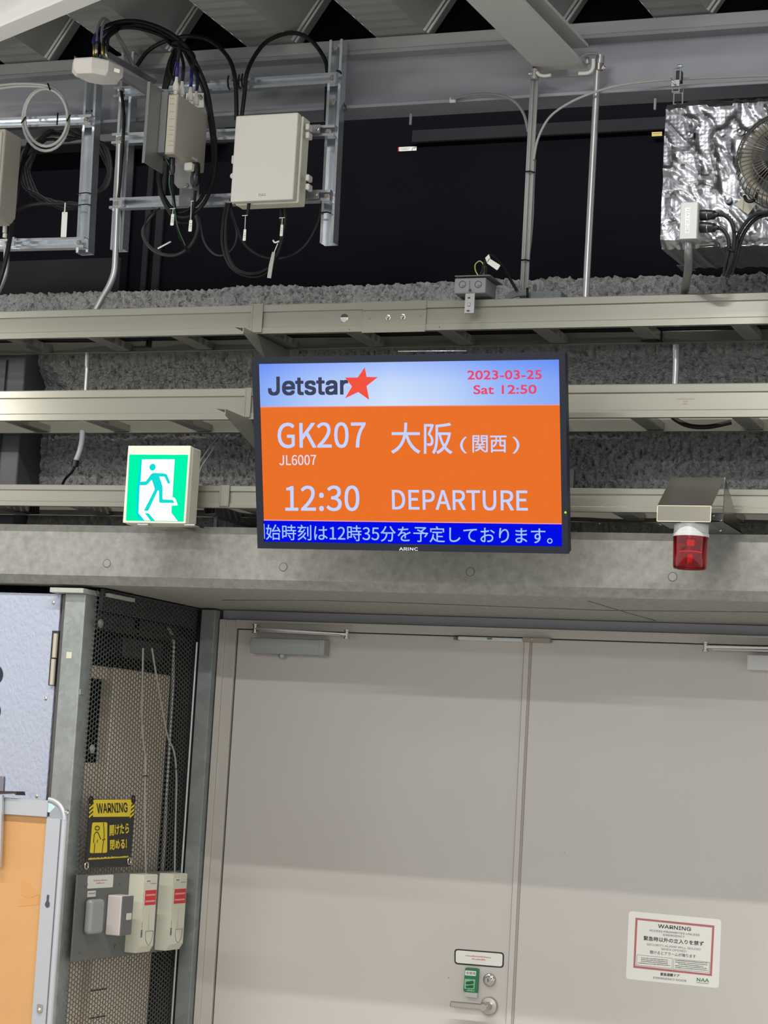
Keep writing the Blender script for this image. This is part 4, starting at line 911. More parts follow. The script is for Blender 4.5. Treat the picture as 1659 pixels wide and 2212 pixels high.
# ================================================================== FLIGHT INFORMATION SCREEN
TILT = math.radians(13.2)
o_ = PY(556.3, 1184.5, 4.78)
ft = Frame(o_, (1, 0, 0), (0, -math.sin(TILT), math.cos(TILT)))
def C6(x, y): return (540+x*.2170, 760+y*.2170)
def C7(x, y): return (880+x*.2230, 760+y*.2230)
tv = thing('display_screen', 'black-framed flight information screen with an orange page, hung before the trays', 'screen', ft.w(.39, 0, -.03))
aW = ft.hit(1228.5, 1194)[0]; bH = ft.hit(545, 772)[1]
aW2 = ft.hit(1219.6, 761)[0]
aW = (aW+aW2)/2
s0 = ft.hit(570.4, 1170); s1 = ft.hit(1215.6, 1181); s2 = ft.hit(558, 787); s3 = ft.hit(1206, 776)
sa0, sa1, sb0, sb1 = (s0[0]+s2[0])/2, (s1[0]+s3[0])/2, (s0[1]+s1[1])/2, (s2[1]+s3[1])/2
mb = MB()
for A in ((0, sa0, 0, bH), (sa1, aW, 0, bH), (sa0, sa1, 0, sb0), (sa0, sa1, sb1, bH)):
    mb.box(ft, A[0], A[1], A[2], A[3], -.010, 0)
mb.build('bezel', bezel, tv)
mb = MB(); mb.box(ft, .002, aW-.002, .002, bH-.002, -.032, -.010, .002); mb.box(ft, .05, aW-.05, .05, bH-.05, -.055, -.032, .004); mb.build('back_shell', mat('tv_shell', (24, 24, 30), .5), tv)
gl = emit('screen_orange', (234, 113, 42), 1.0)
mb = MB(); mb.box(ft, sa0, sa1, sb0, sb1, -.006, -.0035); scr = mb.build('screen_panel', gl, tv)
def band(name, v_l, v_r, v_l2, v_r2, m, c):
    b0 = (ft.hit(569, v_l, c)[1]+ft.hit(1213, v_r, c)[1])/2; b1 = (ft.hit(563, v_l2, c)[1]+ft.hit(1209, v_r2, c)[1])/2
    mb = MB(); mb.box(ft, sa0, sa1, max(b0, sb0), min(b1, sb1), c-.0003, c); return mb.build(name, m, tv)
# header: sky-like gradient page background
hm = emit('header_sky', (176, 200, 248)); N = hm.node_tree.nodes; L = hm.node_tree.links; em = [n for n in N if n.type == 'EMISSION'][0]
tc = N.new('ShaderNodeTexCoord'); sp = N.new('ShaderNodeSeparateXYZ'); L.new(tc.outputs['Generated'], sp.inputs[0])
def ramp(src, stops):
    r = N.new('ShaderNodeValToRGB'); e = r.color_ramp.elements
    e[0].position, e[0].color = stops[0][0], srgb(stops[0][1]); e[1].position, e[1].color = stops[-1][0], srgb(stops[-1][1])
    for p, c in stops[1:-1]: k = e.new(p); k.color = srgb(c)
    L.new(src, r.inputs[0]); return r.outputs[0]
cx_ = ramp(sp.outputs[0], [(0, (140, 175, 246)), (.18, (182, 206, 250)), (.45, (212, 228, 252)), (.62, (196, 216, 250)), (.8, (160, 190, 248)), (1, (140, 172, 246))])
cz_ = ramp(sp.outputs[2], [(0, (255, 255, 255)), (.55, (240, 244, 255)), (1, (196, 214, 255))])
mx = N.new('ShaderNodeMix'); mx.data_type = 'RGBA'; mx.blend_type = 'MULTIPLY'; mx.inputs['Factor'].default_value = 1
L.new(cx_, mx.inputs['A']); L.new(cz_, mx.inputs['B']); L.new(mx.outputs['Result'], em.inputs[0])
band('header_band', 878.6, 873.6, 780, 770, hm, -.0030)
band('divider_line', 880.4, 875.4, 878.6, 873.6, emit('line_pink', (238, 150, 160)), -.0030)
band('divider_line', 1125.3, 1131.8, 1123.0, 1129.5, emit('line_pink', (238, 150, 160)), -.0030)
band('ticker_band', 1176, 1186, 1125.3, 1131.8, emit('ticker_blue', (2, 14, 226)), -.0030)
pale = emit('pale_lettering', (196, 212, 255)); pale2 = emit('ticker_lettering', (160, 196, 250))
def tv_text(txt, lb, rb, lt, m, bold=0.0, name='lettering', c=-.0025, extra=None):
    mb = MB(); text(mb, ft, txt, lb, rb, lt, c, bold); return mb.build(name, m, tv)
navy = emit('logo_navy', (62, 68, 92)); redt = emit('date_red', (232, 74, 112))
tv_text('Jetstar', C6(180, 437), C6(978, 428), C6(178, 248), navy, .028, 'logo_lettering')
mb = MB(); sp_ = [C6(*p) for p in ((1142, 155), (1160, 250), (1272, 252), (1160, 340), (1186, 478), (1078, 400), (946, 462), (1016, 345), (946, 256), (1072, 256))]
flat(mb, ft, sp_, -.0022, .0003); mb.build('logo_star', emit('star_red', (242, 84, 66)), tv)
tv_text('2023-03-25', C7(581, 270), C7(1302, 265), C7(580, 181), redt, .02)
tv_text('Sat 12:50', C7(640, 411), C7(1251, 407), C7(640, 323), redt, .02)
tv_text('GK207', C6(276, 960), C6(1153, 956), C6(272, 706), pale, .009)
tv_text('JL6007', C6(292, 1130), C6(660, 1127), C6(290, 1028), emit('white_lettering', (232, 222, 250)), .008)
tv_text('12:30', C6(352, 1586), C6(1090, 1586), C6(350, 1333), pale, .009)
p0, p1 = C6(1405, 1015), C7(437, 990)
tv_text('大阪', p0, p1, C6(1405, 705), pale, .004)
tv_text('(', C7(510, 985), C7(577, 985), C7(510, 822), pale, .0)
tv_text('関西', C7(630, 976), C7(960, 976), C7(630, 808), pale, .008)
tv_text(')', C7(1018, 987), C7(1085, 987), C7(1018, 822), pale, .0)
tv_text('DEPARTURE', C6(1416, 1572), C7(1167, 1541), C6(1412, 1374), pale, .011)
tv_text('始時刻は12時35分を予定しております。', C6(160, 1872), C7(1406, 1862), C6(158, 1717), pale2, .004)
mb = MB(); flat(mb, ft, [C6(135, 1712), C6(143, 1712), C6(149, 1860), C6(141, 1860)], -.0025, .0002); mb.build('lettering', pale2, tv)
mb = MB(); text(mb, ft, 'ARINC', (862, 1189.5), (903, 1189.8), (862, 1182.2), .0006, .03); mb.build('maker_lettering', emit('x', (0, 0, 0)) if False else mat('silver_print', (205, 208, 214), .4), tv)
for (u, v, m, nm) in ((1221.5, 1107, emit('led_green', (150, 230, 40), 1.2), 'power_light'), (1221, 1116, mat('led_off', (12, 14, 10), .2), 'sensor')):
    a, b = ft.hit(u, v); MB().lathe(ft.w(a, b, -.0005), ft.n, [(.0028, 0), (.0028, .0008), (.001, .0016)], 10).build(nm, m, tv)
# wall mount behind the screen
mb = MB(); mb.wbox(-1.92, -1.88, 4.80, 5.31, 2.335, 2.375, .002); mb.wbox(-1.62, -1.58, 4.80, 5.31, 2.335, 2.375, .002); mb.wbox(-1.98, -1.52, 4.80, 4.815, 2.32, 2.5, .002); mb.wbox(-1.98, -1.52, 5.30, 5.32, 2.30, 2.40, .002)
mb.build('wall_mount', MATS['dark_zinc'], tv)
p = PY(1008, 758, 4.72); q_ = PY(860, 759, 4.72)
tag(MB().tube([p, q_], .0012, 6).build('rod', zinc), 'thin bright rod lying just above the screen top', 'rod')
# ================================================================== EXIT SIGN
YX = 4.915; fx = FY(YX)
def E7(x, y): return (260+x*.1085, 950+y*.1085)
ex = thing('exit_sign', 'lit green running-man exit sign in a cream box on the lintel', 'sign', PY(340, 1131, YX+.035))
TL, TR, BR, BL = E7(145, 120), E7(1395, 115), E7(1300, 1670), E7(55, 1650)
a0 = (fx.hit(*TL)[0]+fx.hit(*BL)[0])/2; a1 = (fx.hit(*TR)[0]+fx.hit(*BR)[0])/2; b1 = (fx.hit(*TL)[1]+fx.hit(*TR)[1])/2; b0 = (fx.hit(*BL)[1]+fx.hit(*BR)[1])/2
MB().box(fx, a0, a1, b0, b1, -.012, 0, .0012).build('front_frame', cream_pl, ex)
MB().box(fx, a0+.001, a1+.001, b0-.002, b1-.001, -.062, -.012, .004, 2).build('housing', mat('cream_housing', (190, 188, 172), .45), ex)
pTL, pTR, pBR, pBL = E7(180, 295), E7(1345, 300), E7(1255, 1625), E7(110, 1605)
def unitq(x, y):  # sign-face coordinates in 0..1 (x right, y down)
    u = (pTL[0]*(1-x)+pTR[0]*x)*(1-y)+(pBL[0]*(1-x)+pBR[0]*x)*y; v = (pTL[1]*(1-x)+pTR[1]*x)*(1-y)+(pBL[1]*(1-x)+pBR[1]*x)*y; return (u, v)
gm = emit('sign_green', (0, 245, 172), 1.0)
mb = MB(); flat(mb, fx, [pTL, pTR, pBR, pBL], .0012, .0012); mb.build('light_panel', gm, ex)
mb = MB(); flat(mb, fx, [E7(*p) for p in ((430, 390), (1080, 388), (1035, 1140), (1075, 1155), (1105, 1190), (1143, 1305), (1022, 1312), (1015, 1450), (1142, 1618), (480, 1606), (362, 1460), (385, 905), (400, 890), (395, 830), (404, 820))], .0016, .0004)
mb.build('doorway_shape', emit('sign_white', (255, 255, 255), 1.35), ex)
figm = emit('figure_green', (20, 222, 214), 1.0); mb = MB()
a, b = fx.hit(*E7(640, 545), .002); mb.lathe(fx.w(a, b, .0016), fx.n, [(.0088, 0), (.0088, .0004)], 24)
for poly in ([(600, 700), (640, 662), (700, 660), (880, 672), (925, 690), (990, 850), (975, 875), (945, 870), (880, 735), (775, 730), (815, 850), (838, 940), (838, 1170), (850, 1188), (1045, 1198), (1080, 1258), (785, 1255), (772, 1230), (768, 1010), (745, 1005), (560, 1400), (540, 1415), (478, 1415), (475, 1400), (685, 985), (655, 880), (622, 795), (540, 885), (510, 902), (375, 905), (375, 835), (490, 830), (515, 820)],
             [(485, 1458), (560, 1462), (690, 1612), (600, 1610)]):
    flat(mb, fx, [E7(*p) for p in poly], .0020, .0004)
mb.build('running_figure', figm, ex)
mb = MB(); flat(mb, fx, [E7(*p) for p in ((402, 400), (425, 400), (402, 830), (385, 905), (362, 1460), (480, 1606), (400, 1603), (312, 1500), (335, 900))], .0015, .0002); mb.build('door_edge', emit('edge_cyan', (0, 222, 232)), ex)
for u0, u1, v in ((295, 318, 1134), (396, 420, 1136)):
    aa, bb = fx.hit(u0, v); a2, _ = fx.hit(u1, v); MB().box(fx, aa, a2, b0-.0045, b0-.0005, -.03, -.003, .0008).build('foot_clip', chrome, ex)
MB().wbox(PY(300, 1135, 4.94).x, PY(300, 1135, 4.94).x+.09, 4.94, YB-.0002, ZBT-.016+.004, ZBT-.010+.004).build('mount_arm', steel, ex)
MB().tube(pix([(416, 1133, 4.97), (428, 1137, 5.0), (440, 1140, 5.05)]), .0018, 6).build('feed_wire', blackc, ex)
# ================================================================== WARNING BEACON
def B6(x, y): return (1400+x*.1561, 1020+y*.1561)
YL = 4.74
fl = FY(YL)
bc = thing('warning_beacon', 'red beacon lamp hanging under a bent steel hood at the right', 'beacon', PY(1490, 1223, YL+.03))
aL, bT = fl.hit(1420, 1092.5); aR, bB = fl.hit(1535.5, 1128); bT = (bT+fl.hit(1535, 1092)[1])/2
pk = PX(1451, 1031, aL); xk = pk.x
# back edge: where the hood's left edge ends, on the plane x = aL
yk, zk = pk.y, pk.z
yk = min(max(yk, 4.80), 5.02); zk = PY(1451, 1031, yk).z; xk = PY(1451, 1031, yk).x
hoodm = mat('brushed_hood', (128, 125, 114), .26, metal=1.0, var=.04, scale=10)
mb = MB()
mb.prism([V((aL, YL, bB)), V((aL, YL, bT)), V((aL, yk, zk)), V((aL, yk+.0018, zk)), V((aL, YL+.002, bT-.002)), V((aL, YL+.002, bB))], (aR-aL, 0, 0)); 
mb.build('hood', hoodm, bc)
mb = MB()
for A in ((aL, aR, bB, bB+.0012), (aL, aR, bT-.0012, bT), (aL, aL+.0012, bB, bT), (aR-.0012, aR, bB, bT)): mb.box(fl, A[0], A[1], A[2], A[3], 0, .0012)
mb.build('hood_rim', mat('bright_rim', (225, 218, 190), .3, metal=.5), bc)
mb = MB(); mb.wbox(aL+.004, aR-.004, YL+.01, yk-.01, bB-.001, bB+.0015); mb.build('shelf', mat('dark_bracket', (96, 98, 100), .4, metal=.5), bc)
z0 = ZBT+.0
mb = MB(); mb.wbox(aL+.02, aR, yk+.0, yk+.003, z0-.01, zk); mb.build('back_plate', MATS['dark_bracket'], bc) if False else mb.b.free()
xs_ = aR
pB = PX(1593, 1153, xs_)
mb = MB(); mb.prism([V((xs_, yk, zk)), V((xs_, yk, zk)), V((xs_, yk-.004, ZBT+.002)), V((xs_, YB-.006, ZBT+.002)), V((xs_, yk+.02, zk-.01))][1:], (.0016, 0, 0)); mb.build('side_gusset', hoodm, bc)
mb = MB(); mb.wbox(aL+.015, aR+.0016, yk-.004, YB+.06, ZBT+.0005, ZBT+.004); mb.build('base_angle', MATS['dark_bracket'], bc)
fk = FY(yk-.004); mb = MB(); mb.box(fk, aR-.055, aR, ZBT+.002, bB+.035, -.0015, 0); mb.build('upright', MATS['dark_bracket'], bc)
for u, v in ((1541, 1114), (1561, 1124), (1562, 1146)):
    a, b = fk.hit(u, v); MB().lathe(fk.w(min(a, aR-.004), b, 0), fk.n, [(.0026, 0), (.0026, .001), (.001, .002)], 10).build('screw', chrome, bc)
cx = (PY(1452, 1190, YL+.04).x+PY(1529, 1190, YL+.04).x)/2; R_ = abs(PY(1529, 1190, YL+.04).x-PY(1452, 1190, YL+.04).x)/2
zt_ = PY(1490, 1129, YL+.04).z; zm = PY(1490, 1155.5, YL+.01).z; zb_ = PY(1490, 1225, YL+.01).z; yc = YL+.045
MB().lathe((cx, yc, zm), (0, 0, 1), [(R_*1.0, -.001), (R_*1.0, .006), (R_*.96, .008), (R_*.95, zt_-zm+.006)], 48).build('collar', mat('grey_collar', (190, 192, 190), .35), bc)
rm = mat('red_lens', (205, 10, 28), .08); bb_ = rm.node_tree.nodes['Principled BSDF']; bb_.inputs['Transmission Weight'].default_value = 1.0; bb_.inputs['IOR'].default_value = 1.45; bb_.inputs['Base Color'].default_value = srgb((226, 12, 36))
h = zm-zb_
mb = MB(); n_ = 48
prof = [(R_*.99, 0), (R_*.985, -.004), (R_*.96, -h*.55), (R_*.94, -h*.93), (R_*.90, -h)]
inner = [(R_*.85, -h+.003), (R_*.89, -h*.92), (R_*.92, -h*.55), (R_*.94, -.004), (R_*.94, 0)]
mb.lathe((cx, yc, zm), (0, 0, 1), prof+inner, 48); mb.build('red_dome', rm, bc)
MB().lathe((cx, yc, zm), (0, 0, -1), [(R_*.55, 0), (R_*.55, .004), (R_*.3, .008), (R_*.28, h*.3), (R_*.5, h*.34), (R_*.62, h*.5), (R_*.5, h*.52), (R_*.2, h*.56), (R_*.18, h*.8), (R_*.05, h*.84)], 32).build('reflector', chrome, bc)
MB().lathe((cx, yc, zm), (0, 0, -1), [(R_*.22, h*.40), (R_*.60, h*.47), (R_*.64, h*.50), (R_*.60, h*.50)], 28).build('lens_ring', emit('lamp_glow', (255, 40, 40), .9), bc)
# ================================================================== DOORS
YF_ = YD-.012
def dx(u, v, Y=YD): return PY(u, v, Y).x
fD = FY(YD)
frm = thing('trim_5', '', '', (-1.8, YD, 0)); del frm['label']; del frm['category']; frm['kind'] = 'structure'
xF0 = dx(476, 1337, YF_); zF1 = PY(900, 1350.5, YF_).z; zH0 = PY(900, 1369.5, YF_).z; xL0 = dx(513, 1372, YD)
xF0b = dx(492, 1352, YF_)
XR = .2
mb = MB(); mb.wbox(xF0, xL0-.002, YF_+.004, YD+.06, 0, zF1, .001); mb.build('jamb_outer', beige_frame, frm)
mb = MB(); mb.wbox(xF0, xF0+.018, YF_-.004, YF_+.004, 0, zF1, .001); mb.build('jamb_edge', beige_frame, frm)
mb = MB(); mb.wbox(xL0-.002, XR, YF_+.002, YD+.06, zH0, zF1, .001); mb.build('head', beige_frame, frm)
mb = MB(); mb.wbox(xL0-.002, XR, YF_-.004, YF_+.002, zF1-.008, zF1, .001); mb.build('head_edge', beige_frame, frm)
MB().wbox(xF0, XR, YD+.005, YD+.018, zF1+.002, ZB-.001, .001).build('grey_packer', greypaint, frm)
xM0 = dx(1134, 1390); xM1 = dx(1149, 1390)
d1 = MB().wbox(xL0+.002, xM0-.0015, YD, YD+.04, .01, zH0-.003, .0012).build('door_1', beige); struct(d1)
d2 = MB().wbox(xM1, XR, YD, YD+.04, .01, zH0-.003, .0012).build('door_2', beige); struct(d2)
MB().wbox(xM0, xM1-.0055, YD-.006, YD+.0, .01, zH0-.004, .001).build('meeting_strip', beige, d2)
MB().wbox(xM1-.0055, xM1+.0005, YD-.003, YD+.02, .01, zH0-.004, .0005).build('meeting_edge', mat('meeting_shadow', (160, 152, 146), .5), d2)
MB().wbox(xL0-.002, xL0+.0022, YD+.006, YD+.03, .01, zH0, .0002).build('door_gap', inkblack, d1)
# closers
def closer_unit(pts, arms, lab, knob, m, c=.045):
    (u0, v0), (u1, v1) = pts
    t = thing('door_closer', lab, 'door closer', PY((u0+u1)/2, v1, YD-.02), 'door closers')
    f = FY(YD-c); a0, b1 = f.hit(u0, v0); a1, b0 = f.hit(u1, v1)
    MB().box(f, a0, a1, b0, b1, -(c-.0005), 0, .002, 2).build('closer_body', m, t)
    MB().box(f, a1-.0155, a1+.001, b0-.001, b1+.001, -(c-.003), .001, .002).build('end_cap', closer, t)
    if knob:
        a, b = f.hit(*knob); MB().lathe(V((a, YD-.02, b0+.001)), (0, 0, -1), [(.010, 0), (.010, .010), (.008, .012)], 16).build('valve_cap', m, t)
    for k, (p, q_, w) in enumerate(arms):
        A = PY(*p, YD-.045); Bq = PY(*q_, YD-.045)
        mb = MB(); mb.prism([A+V((0, 0, -w)), Bq+V((0, 0, -w)), Bq+V((0, 0, w)), A+V((0, 0, w))], (0, .014, 0)); mb.build('arm', steel if k == 0 else alum, t)
    for (u, v) in (arms[0][0], arms[0][1]):
        p = PY(u, v, YD-.038); MB().lathe(p+V((0, 0, -.012)), (0, 0, 1), [(.0085, 0), (.0085, .003), (.006, .004), (.006, .020), (.0085, .021), (.0085, .025)], 16).build('pivot', steel, t)
    return t
closer_unit(((541.5, 1377), (698, 1416)), [((551, 1358), (749, 1370.5), .0028), ((560, 1363), (735, 1372), .0022)], 'grey door closer with folded arm at the top of the left door leaf', (601, 1418), closer)
closer_unit(((1614, 1414), (1770, 1452)), [((1524, 1397.5), (1730, 1401), .0028), ((1540, 1403), (1730, 1408), .0024)], 'white door closer cut by the right edge on the right door leaf', None, mat('white_closer', (196, 196, 194), .4))
# coordinator bar at the meeting of the leaves
t = thing('door_coordinator', 'slim silver bar bridging the tops of the two door leaves', 'door bar', PY(1084, 1386, YD-.02))
f = FY(YD-.022); a0, b1 = f.hit(984, 1374.5); a1, _ = f.hit(1129, 1377); a2, b0 = f.hit(1187, 1387); h = .0105
def strip(f, u0, v0, u1, v1, hgt, c0, c1, m, n):
    A = f.hit(u0, v0); Bq = f.hit(u1, v1); z = (A[1]+Bq[1])/2
    return MB().box(f, A[0], Bq[0], z-hgt/2, z+hgt/2, c0, c1, .0012).build(n, m, t)
strip(f, 989, 1379, 1129, 1381.5, .0095, -.0215, 0, mat('white_bar', (205, 208, 210), .3), 'bar')
strip(f, 1129, 1381.5, 1188, 1383, .0125, -.0215, .002, mat('tan_bar', (150, 143, 130), .4, metal=.3), 'pivot_block')
strip(f, 979, 1378.5, 989, 1379, .008, -.0215, -.002, mat('dark_tip', (92, 92, 86), .4), 'tip')
mb = MB(); flat(mb, f, [(1052, 1377.6), (1063, 1377.8), (1063, 1381.6), (1052, 1381.4)], .0004, .0003); mb.build('maker_mark', inkgrey, t)
a, b = f.hit(1149, 1380); MB().lathe(f.w(a, b, .002), f.n, [(.003, 0), (.003, .001), (.001, .002)], 10).build('screw', steel, t)
# label plate, green cover, lock, lever
t = thing('door_label', 'white label with thick black rounded border above the lever handle', 'label', PY(1035, 2090, YD))
def H7(x, y): return (900+x*.18083, 2000+y*.18083)
mb = MB(); flat(mb, fD, rrect(*H7(450, 272), *H7(1045, 318), *H7(1040, 505), *H7(450, 458), .24), .0006, .0006); mb.build('black_border', inkblack, t)
mb = MB(); flat(mb, fD, rrect(*H7(468, 290), *H7(1028, 334), *H7(1022, 487), *H7(466, 440), .2), .0010, .0004); mb.build('white_card', stickerw, t)
mb = MB(); rough_rows(mb, fD, [(H7(585, 362), H7(900, 388), 3), (H7(660, 402), H7(830, 416), 3.2)], .0013, 12); mb.build('red_print', mat('pale_red_ink', (196, 130, 132), .6), t)
t = thing('thumbturn_cover', 'green and white plastic emergency cover beside the lock', 'cover', PY(1017, 2155, YD))
f = FY(YD-.012)
mb = MB(); mb.fprism(f, [f.hit(u, v) for u, v in rrect(*H7(580, 497), *H7(735, 510), *H7(722, 800), *H7(556, 785), .14)], -.012, 0); mb.build('green_cover', mat('green_plastic', (34, 112, 70), .25), t)
mb = MB(); mb.fprism(f, [f.hit(u, v) for u, v in rrect(*H7(572, 790), *H7(722, 802), *H7(716, 862), *H7(576, 848), .12)], -.012, -.002); mb.build('clear_foot', mat('clear_plastic', (180, 186, 178), .2), t)
mb = MB(); flat(mb, f, rrect(*H7(582, 532), *H7(712, 542), *H7(706, 600), *H7(578, 590), .1), .0004); mb.build('white_panel', stickerw, t)
mb = MB(); text(mb, f, '非常用', H7(590, 580), H7(700, 588), H7(592, 545), .0007, .01); mb.build('lettering', inkgrey, t)
lg = mat('light_green_print', (120, 190, 140), .5)
mb = MB(); flat(mb, f, [H7(574, 632), H7(700, 642), H7(688, 758), H7(570, 750)], .0004); mb.build('pictogram_field', lg, t)
mb = MB(); flat(mb, f, [H7(590, 668), H7(676, 655), H7(684, 690), H7(640, 700), H7(585, 700)], .0007, .0003); flat(mb, f, [H7(585, 715), H7(680, 705), H7(676, 745), H7(590, 742)], .0007, .0003); mb.build('pictogram', mat('dark_green_print', (24, 78, 52), .4), t)
mb = MB(); rough_rows(mb, f, [(H7(596, 778), H7(690, 786), 4)], .0005, 4); mb.build('foot_print', lg, t)
a, b = fD.hit(*H7(875, 645)); t = thing('door_lock', 'round steel keyhole lock above the lever handle', 'lock', fD.w(a, b-.015))
MB().lathe(fD.w(a, b, 0), fD.n, [(.0178, 0), (.0178, .006), (.0165, .010), (.012, .013), (.011, .013)], 40).build('rosette', steel, t)
MB().lathe(fD.w(a, b, .011), fD.n, [(.0115, 0), (.0105, .005), (.009, .006)], 32).build('cylinder', chrome, t)
MB().box(fD, a-.001, a+.001, b-.004, b+.004, .0168, .0176).build('keyhole', inkblack, t)
a, b = fD.hit(*H7(872, 955)); t = thing('lever_handle', 'satin steel lever handle on a round rose, left door leaf', 'door handle', fD.w(a, b-.02))
MB().lathe(fD.w(a, b, 0), fD.n, [(.0245, 0), (.0245, .006), (.022, .010), (.012, .011)], 48).build('rose', steel, t)
MB().lathe(fD.w(a, b, .008), fD.n, [(.0105, 0), (.0105, .046), (.009, .050)], 28).build('spindle', steel, t)
fh = FY(YD-.05); l0 = fh.hit(*H7(400, 938)); l1 = fh.hit(*H7(835, 962))
mb = MB(); mb.box(fh, l0[0], l1[0]+.004, b-.0085, b+.0085, -.006, .006, .004, 3); mb.build('lever', steel, t)
# emergency sticker on the right leaf
def K8(x, y): return (1320+x*.16878, 1940+y*.16871)
t = thing('warning_sticker', 'white emergency-door warning sticker with red border on the right leaf', 'sticker', PY(1455, 2134, YD))
mb = MB(); flat(mb, fD, rrect(*K8(228, 165), *K8(1412, 275), *K8(1378, 1155), *K8(190, 1035), .05), .0006, .0006); mb.build('sheet', stickerw, t)
def outline(mb, f, q_, w, c):
    n = len(q_); cx = sum(p[0] for p in q_)/n; cy = sum(p[1] for p in q_)/n
    inn = []
    for p in q_:
        dx_, dy_ = p[0]-cx, p[1]-cy; inn.append((p[0]-math.copysign(w, dx_), p[1]-math.copysign(w, dy_)))
    for i in range(n):
        j = (i+1) % n; flat(mb, f, [K8(*q_[i]), K8(*q_[j]), K8(*inn[j]), K8(*inn[i])], c, .0002)
mb = MB(); outline(mb, fD, [(313, 252), (1322, 352), (1290, 998), (284, 892)], 24, .0009); mb.build('red_border', mat('border_red', (202, 96, 100), .6), t)
mb = MB(); outline(mb, fD, [(313, 252), (1322, 352), (1290, 998), (284, 892)], 3, .0011); outline(mb, fD, [(324, 263), (1311, 361), (1279, 986), (296, 880)], 3, .0011); outline(mb, fD, [(336, 276), (1298, 375), (1267, 974), (307, 868)], 3, .0011)
outline(mb, fD, [(330, 724), (785, 770), (782, 905), (324, 858)], 4, .0011); outline(mb, fD, [(800, 775), (1262, 820), (1256, 955), (795, 910)], 4, .0011)
mb.build('fine_lines', inkgrey, t)
def line(m, *a, n='lettering', **k):
    mb = MB(); text(mb, *a, **k); return mb.build(n, m, t)
midink = mat('mid_ink', (92, 98, 96), .6)
line(inkblack, fD, 'WARNING', K8(600, 380), K8(1022, 424), K8(602, 332), .0011, .018)
line(inkblack, fD, '緊急時以外の立入りを禁ず', K8(415, 540), K8(1184, 614), K8(418, 482), .0011, .012)
line(inkblack, fD, '緊急避難ドア', K8(630, 992), K8(874, 1014), K8(634, 953), .0011, .012)
line(midink, fD, 'ACCESS PROHIBITED UNLESS', K8(488, 424), K8(1132, 486), K8(490, 400), .0011, .008)
line(midink, fD, 'EMERGENCY', K8(666, 482), K8(940, 508), K8(668, 458), .0011, .008)
line(midink, fD, 'SECURITY ALARM WILL SOUND', K8(455, 604), K8(1142, 670), K8(457, 578), .0011, .0)
line(midink, fD, 'WHEN OPENED', K8(640, 664), K8(960, 694), K8(642, 638), .0011, .0)
line(midink, fD, '開けるとアラームが鳴ります', K8(498, 712), K8(1084, 770), K8(500, 668), .0011, .006)
line(midink, fD, 'EMERGENCY DOOR', K8(540, 1030), K8(962, 1074), K8(542, 1004), .0011, .006)
mb = MB(); rows = []
for i in range(4): rows.append((K8(385-(i == 3)*40, 768+i*22), K8(725+(i == 3)*30, 800+i*23), 2))
for i in range(5): rows.append((K8(820+(i == 2)*40, 800+i*23), K8(1235-(i == 2)*50, 838+i*23), 2))
rough_rows(mb, fD, rows, .0011, 21, .15); mb.build('small_print', inkgrey, t)
mb = MB(); text(mb, fD, 'NAA', K8(1095, 1065), K8(1252, 1080), K8(1098, 1020), .0011, .02); mb.build('green_logo', inkgreen, t)
mb = MB(); rough_rows(mb, fD, [(K8(1095, 1085), K8(1250, 1098), 1.4)], .0011, 5, .1); mb.build('logo_line', inkgrey, t)
# scuffs on the leaves
mb = MB()
for u, v, r in ((1219, 1842, 1.2), (969, 2112, 1.5), (1096, 2197, 1.2)):
    flat(mb, fD, [(u-r*.5, v-r*1.4), (u+r*.6, v-r), (u+r*.5, v+r*1.5), (u-r*.4, v+r)], .0002, .0001)
mb.build('paint_chip', inkgrey, d1)
# ================================================================== MESH ENCLOSURE
gv2 = mat('dark_galvanised', (140, 146, 144), .5, metal=.4, var=.12, scale=24, kind='voronoi')
post_x0 = PY(142, 1274, YB+.03).x; post_x1 = PY(186, 1274, YB+.03).x
yp0 = YB+.03; yp1 = PX(210.6, 1290, post_x1).y
t = thing('steel_post', 'galvanised square post between the white panel door and the mesh', 'post', ((post_x0+post_x1)/2, yp0+.03, 0))
MB().wbox(post_x0, post_x1, yp0, yp1, 0, 2.035, .003, 2).build('tube', galv, t)
z0 = PY(150, 1274, YB+.02).z; xa = PY(109, 1262, YB+.01).x
mb = MB(); mb.wbox(xa, post_x1+.004, YB+.008, yp1+.01, 2.034, 2.034+.013, .001); mb.wbox(post_x1-.01, XS+.012, yp1+.01, yp1+.16, 2.034, 2.044, .001); mb.build('head_plate', mat('pale_galv', (178, 180, 172), .5, metal=.3, var=.1, scale=30), t)
f = FY(yp0); mb = MB(); mb.box(f, *[f.hit(144, 1408)[0], f.hit(155.5, 1408)[0]], f.hit(150, 1422)[1], f.hit(150, 1408.5)[1], 0, .0006); mb.build('small_label', mat('cream_label', (205, 203, 180), .6), t)
fxp = FX(post_x1); a, b = fxp.hit(176, 1495); MB().box(fxp, a-.012, a+.012, b-.008, b+.008, -.004, .003, .002).build('square_nut', galv, t)
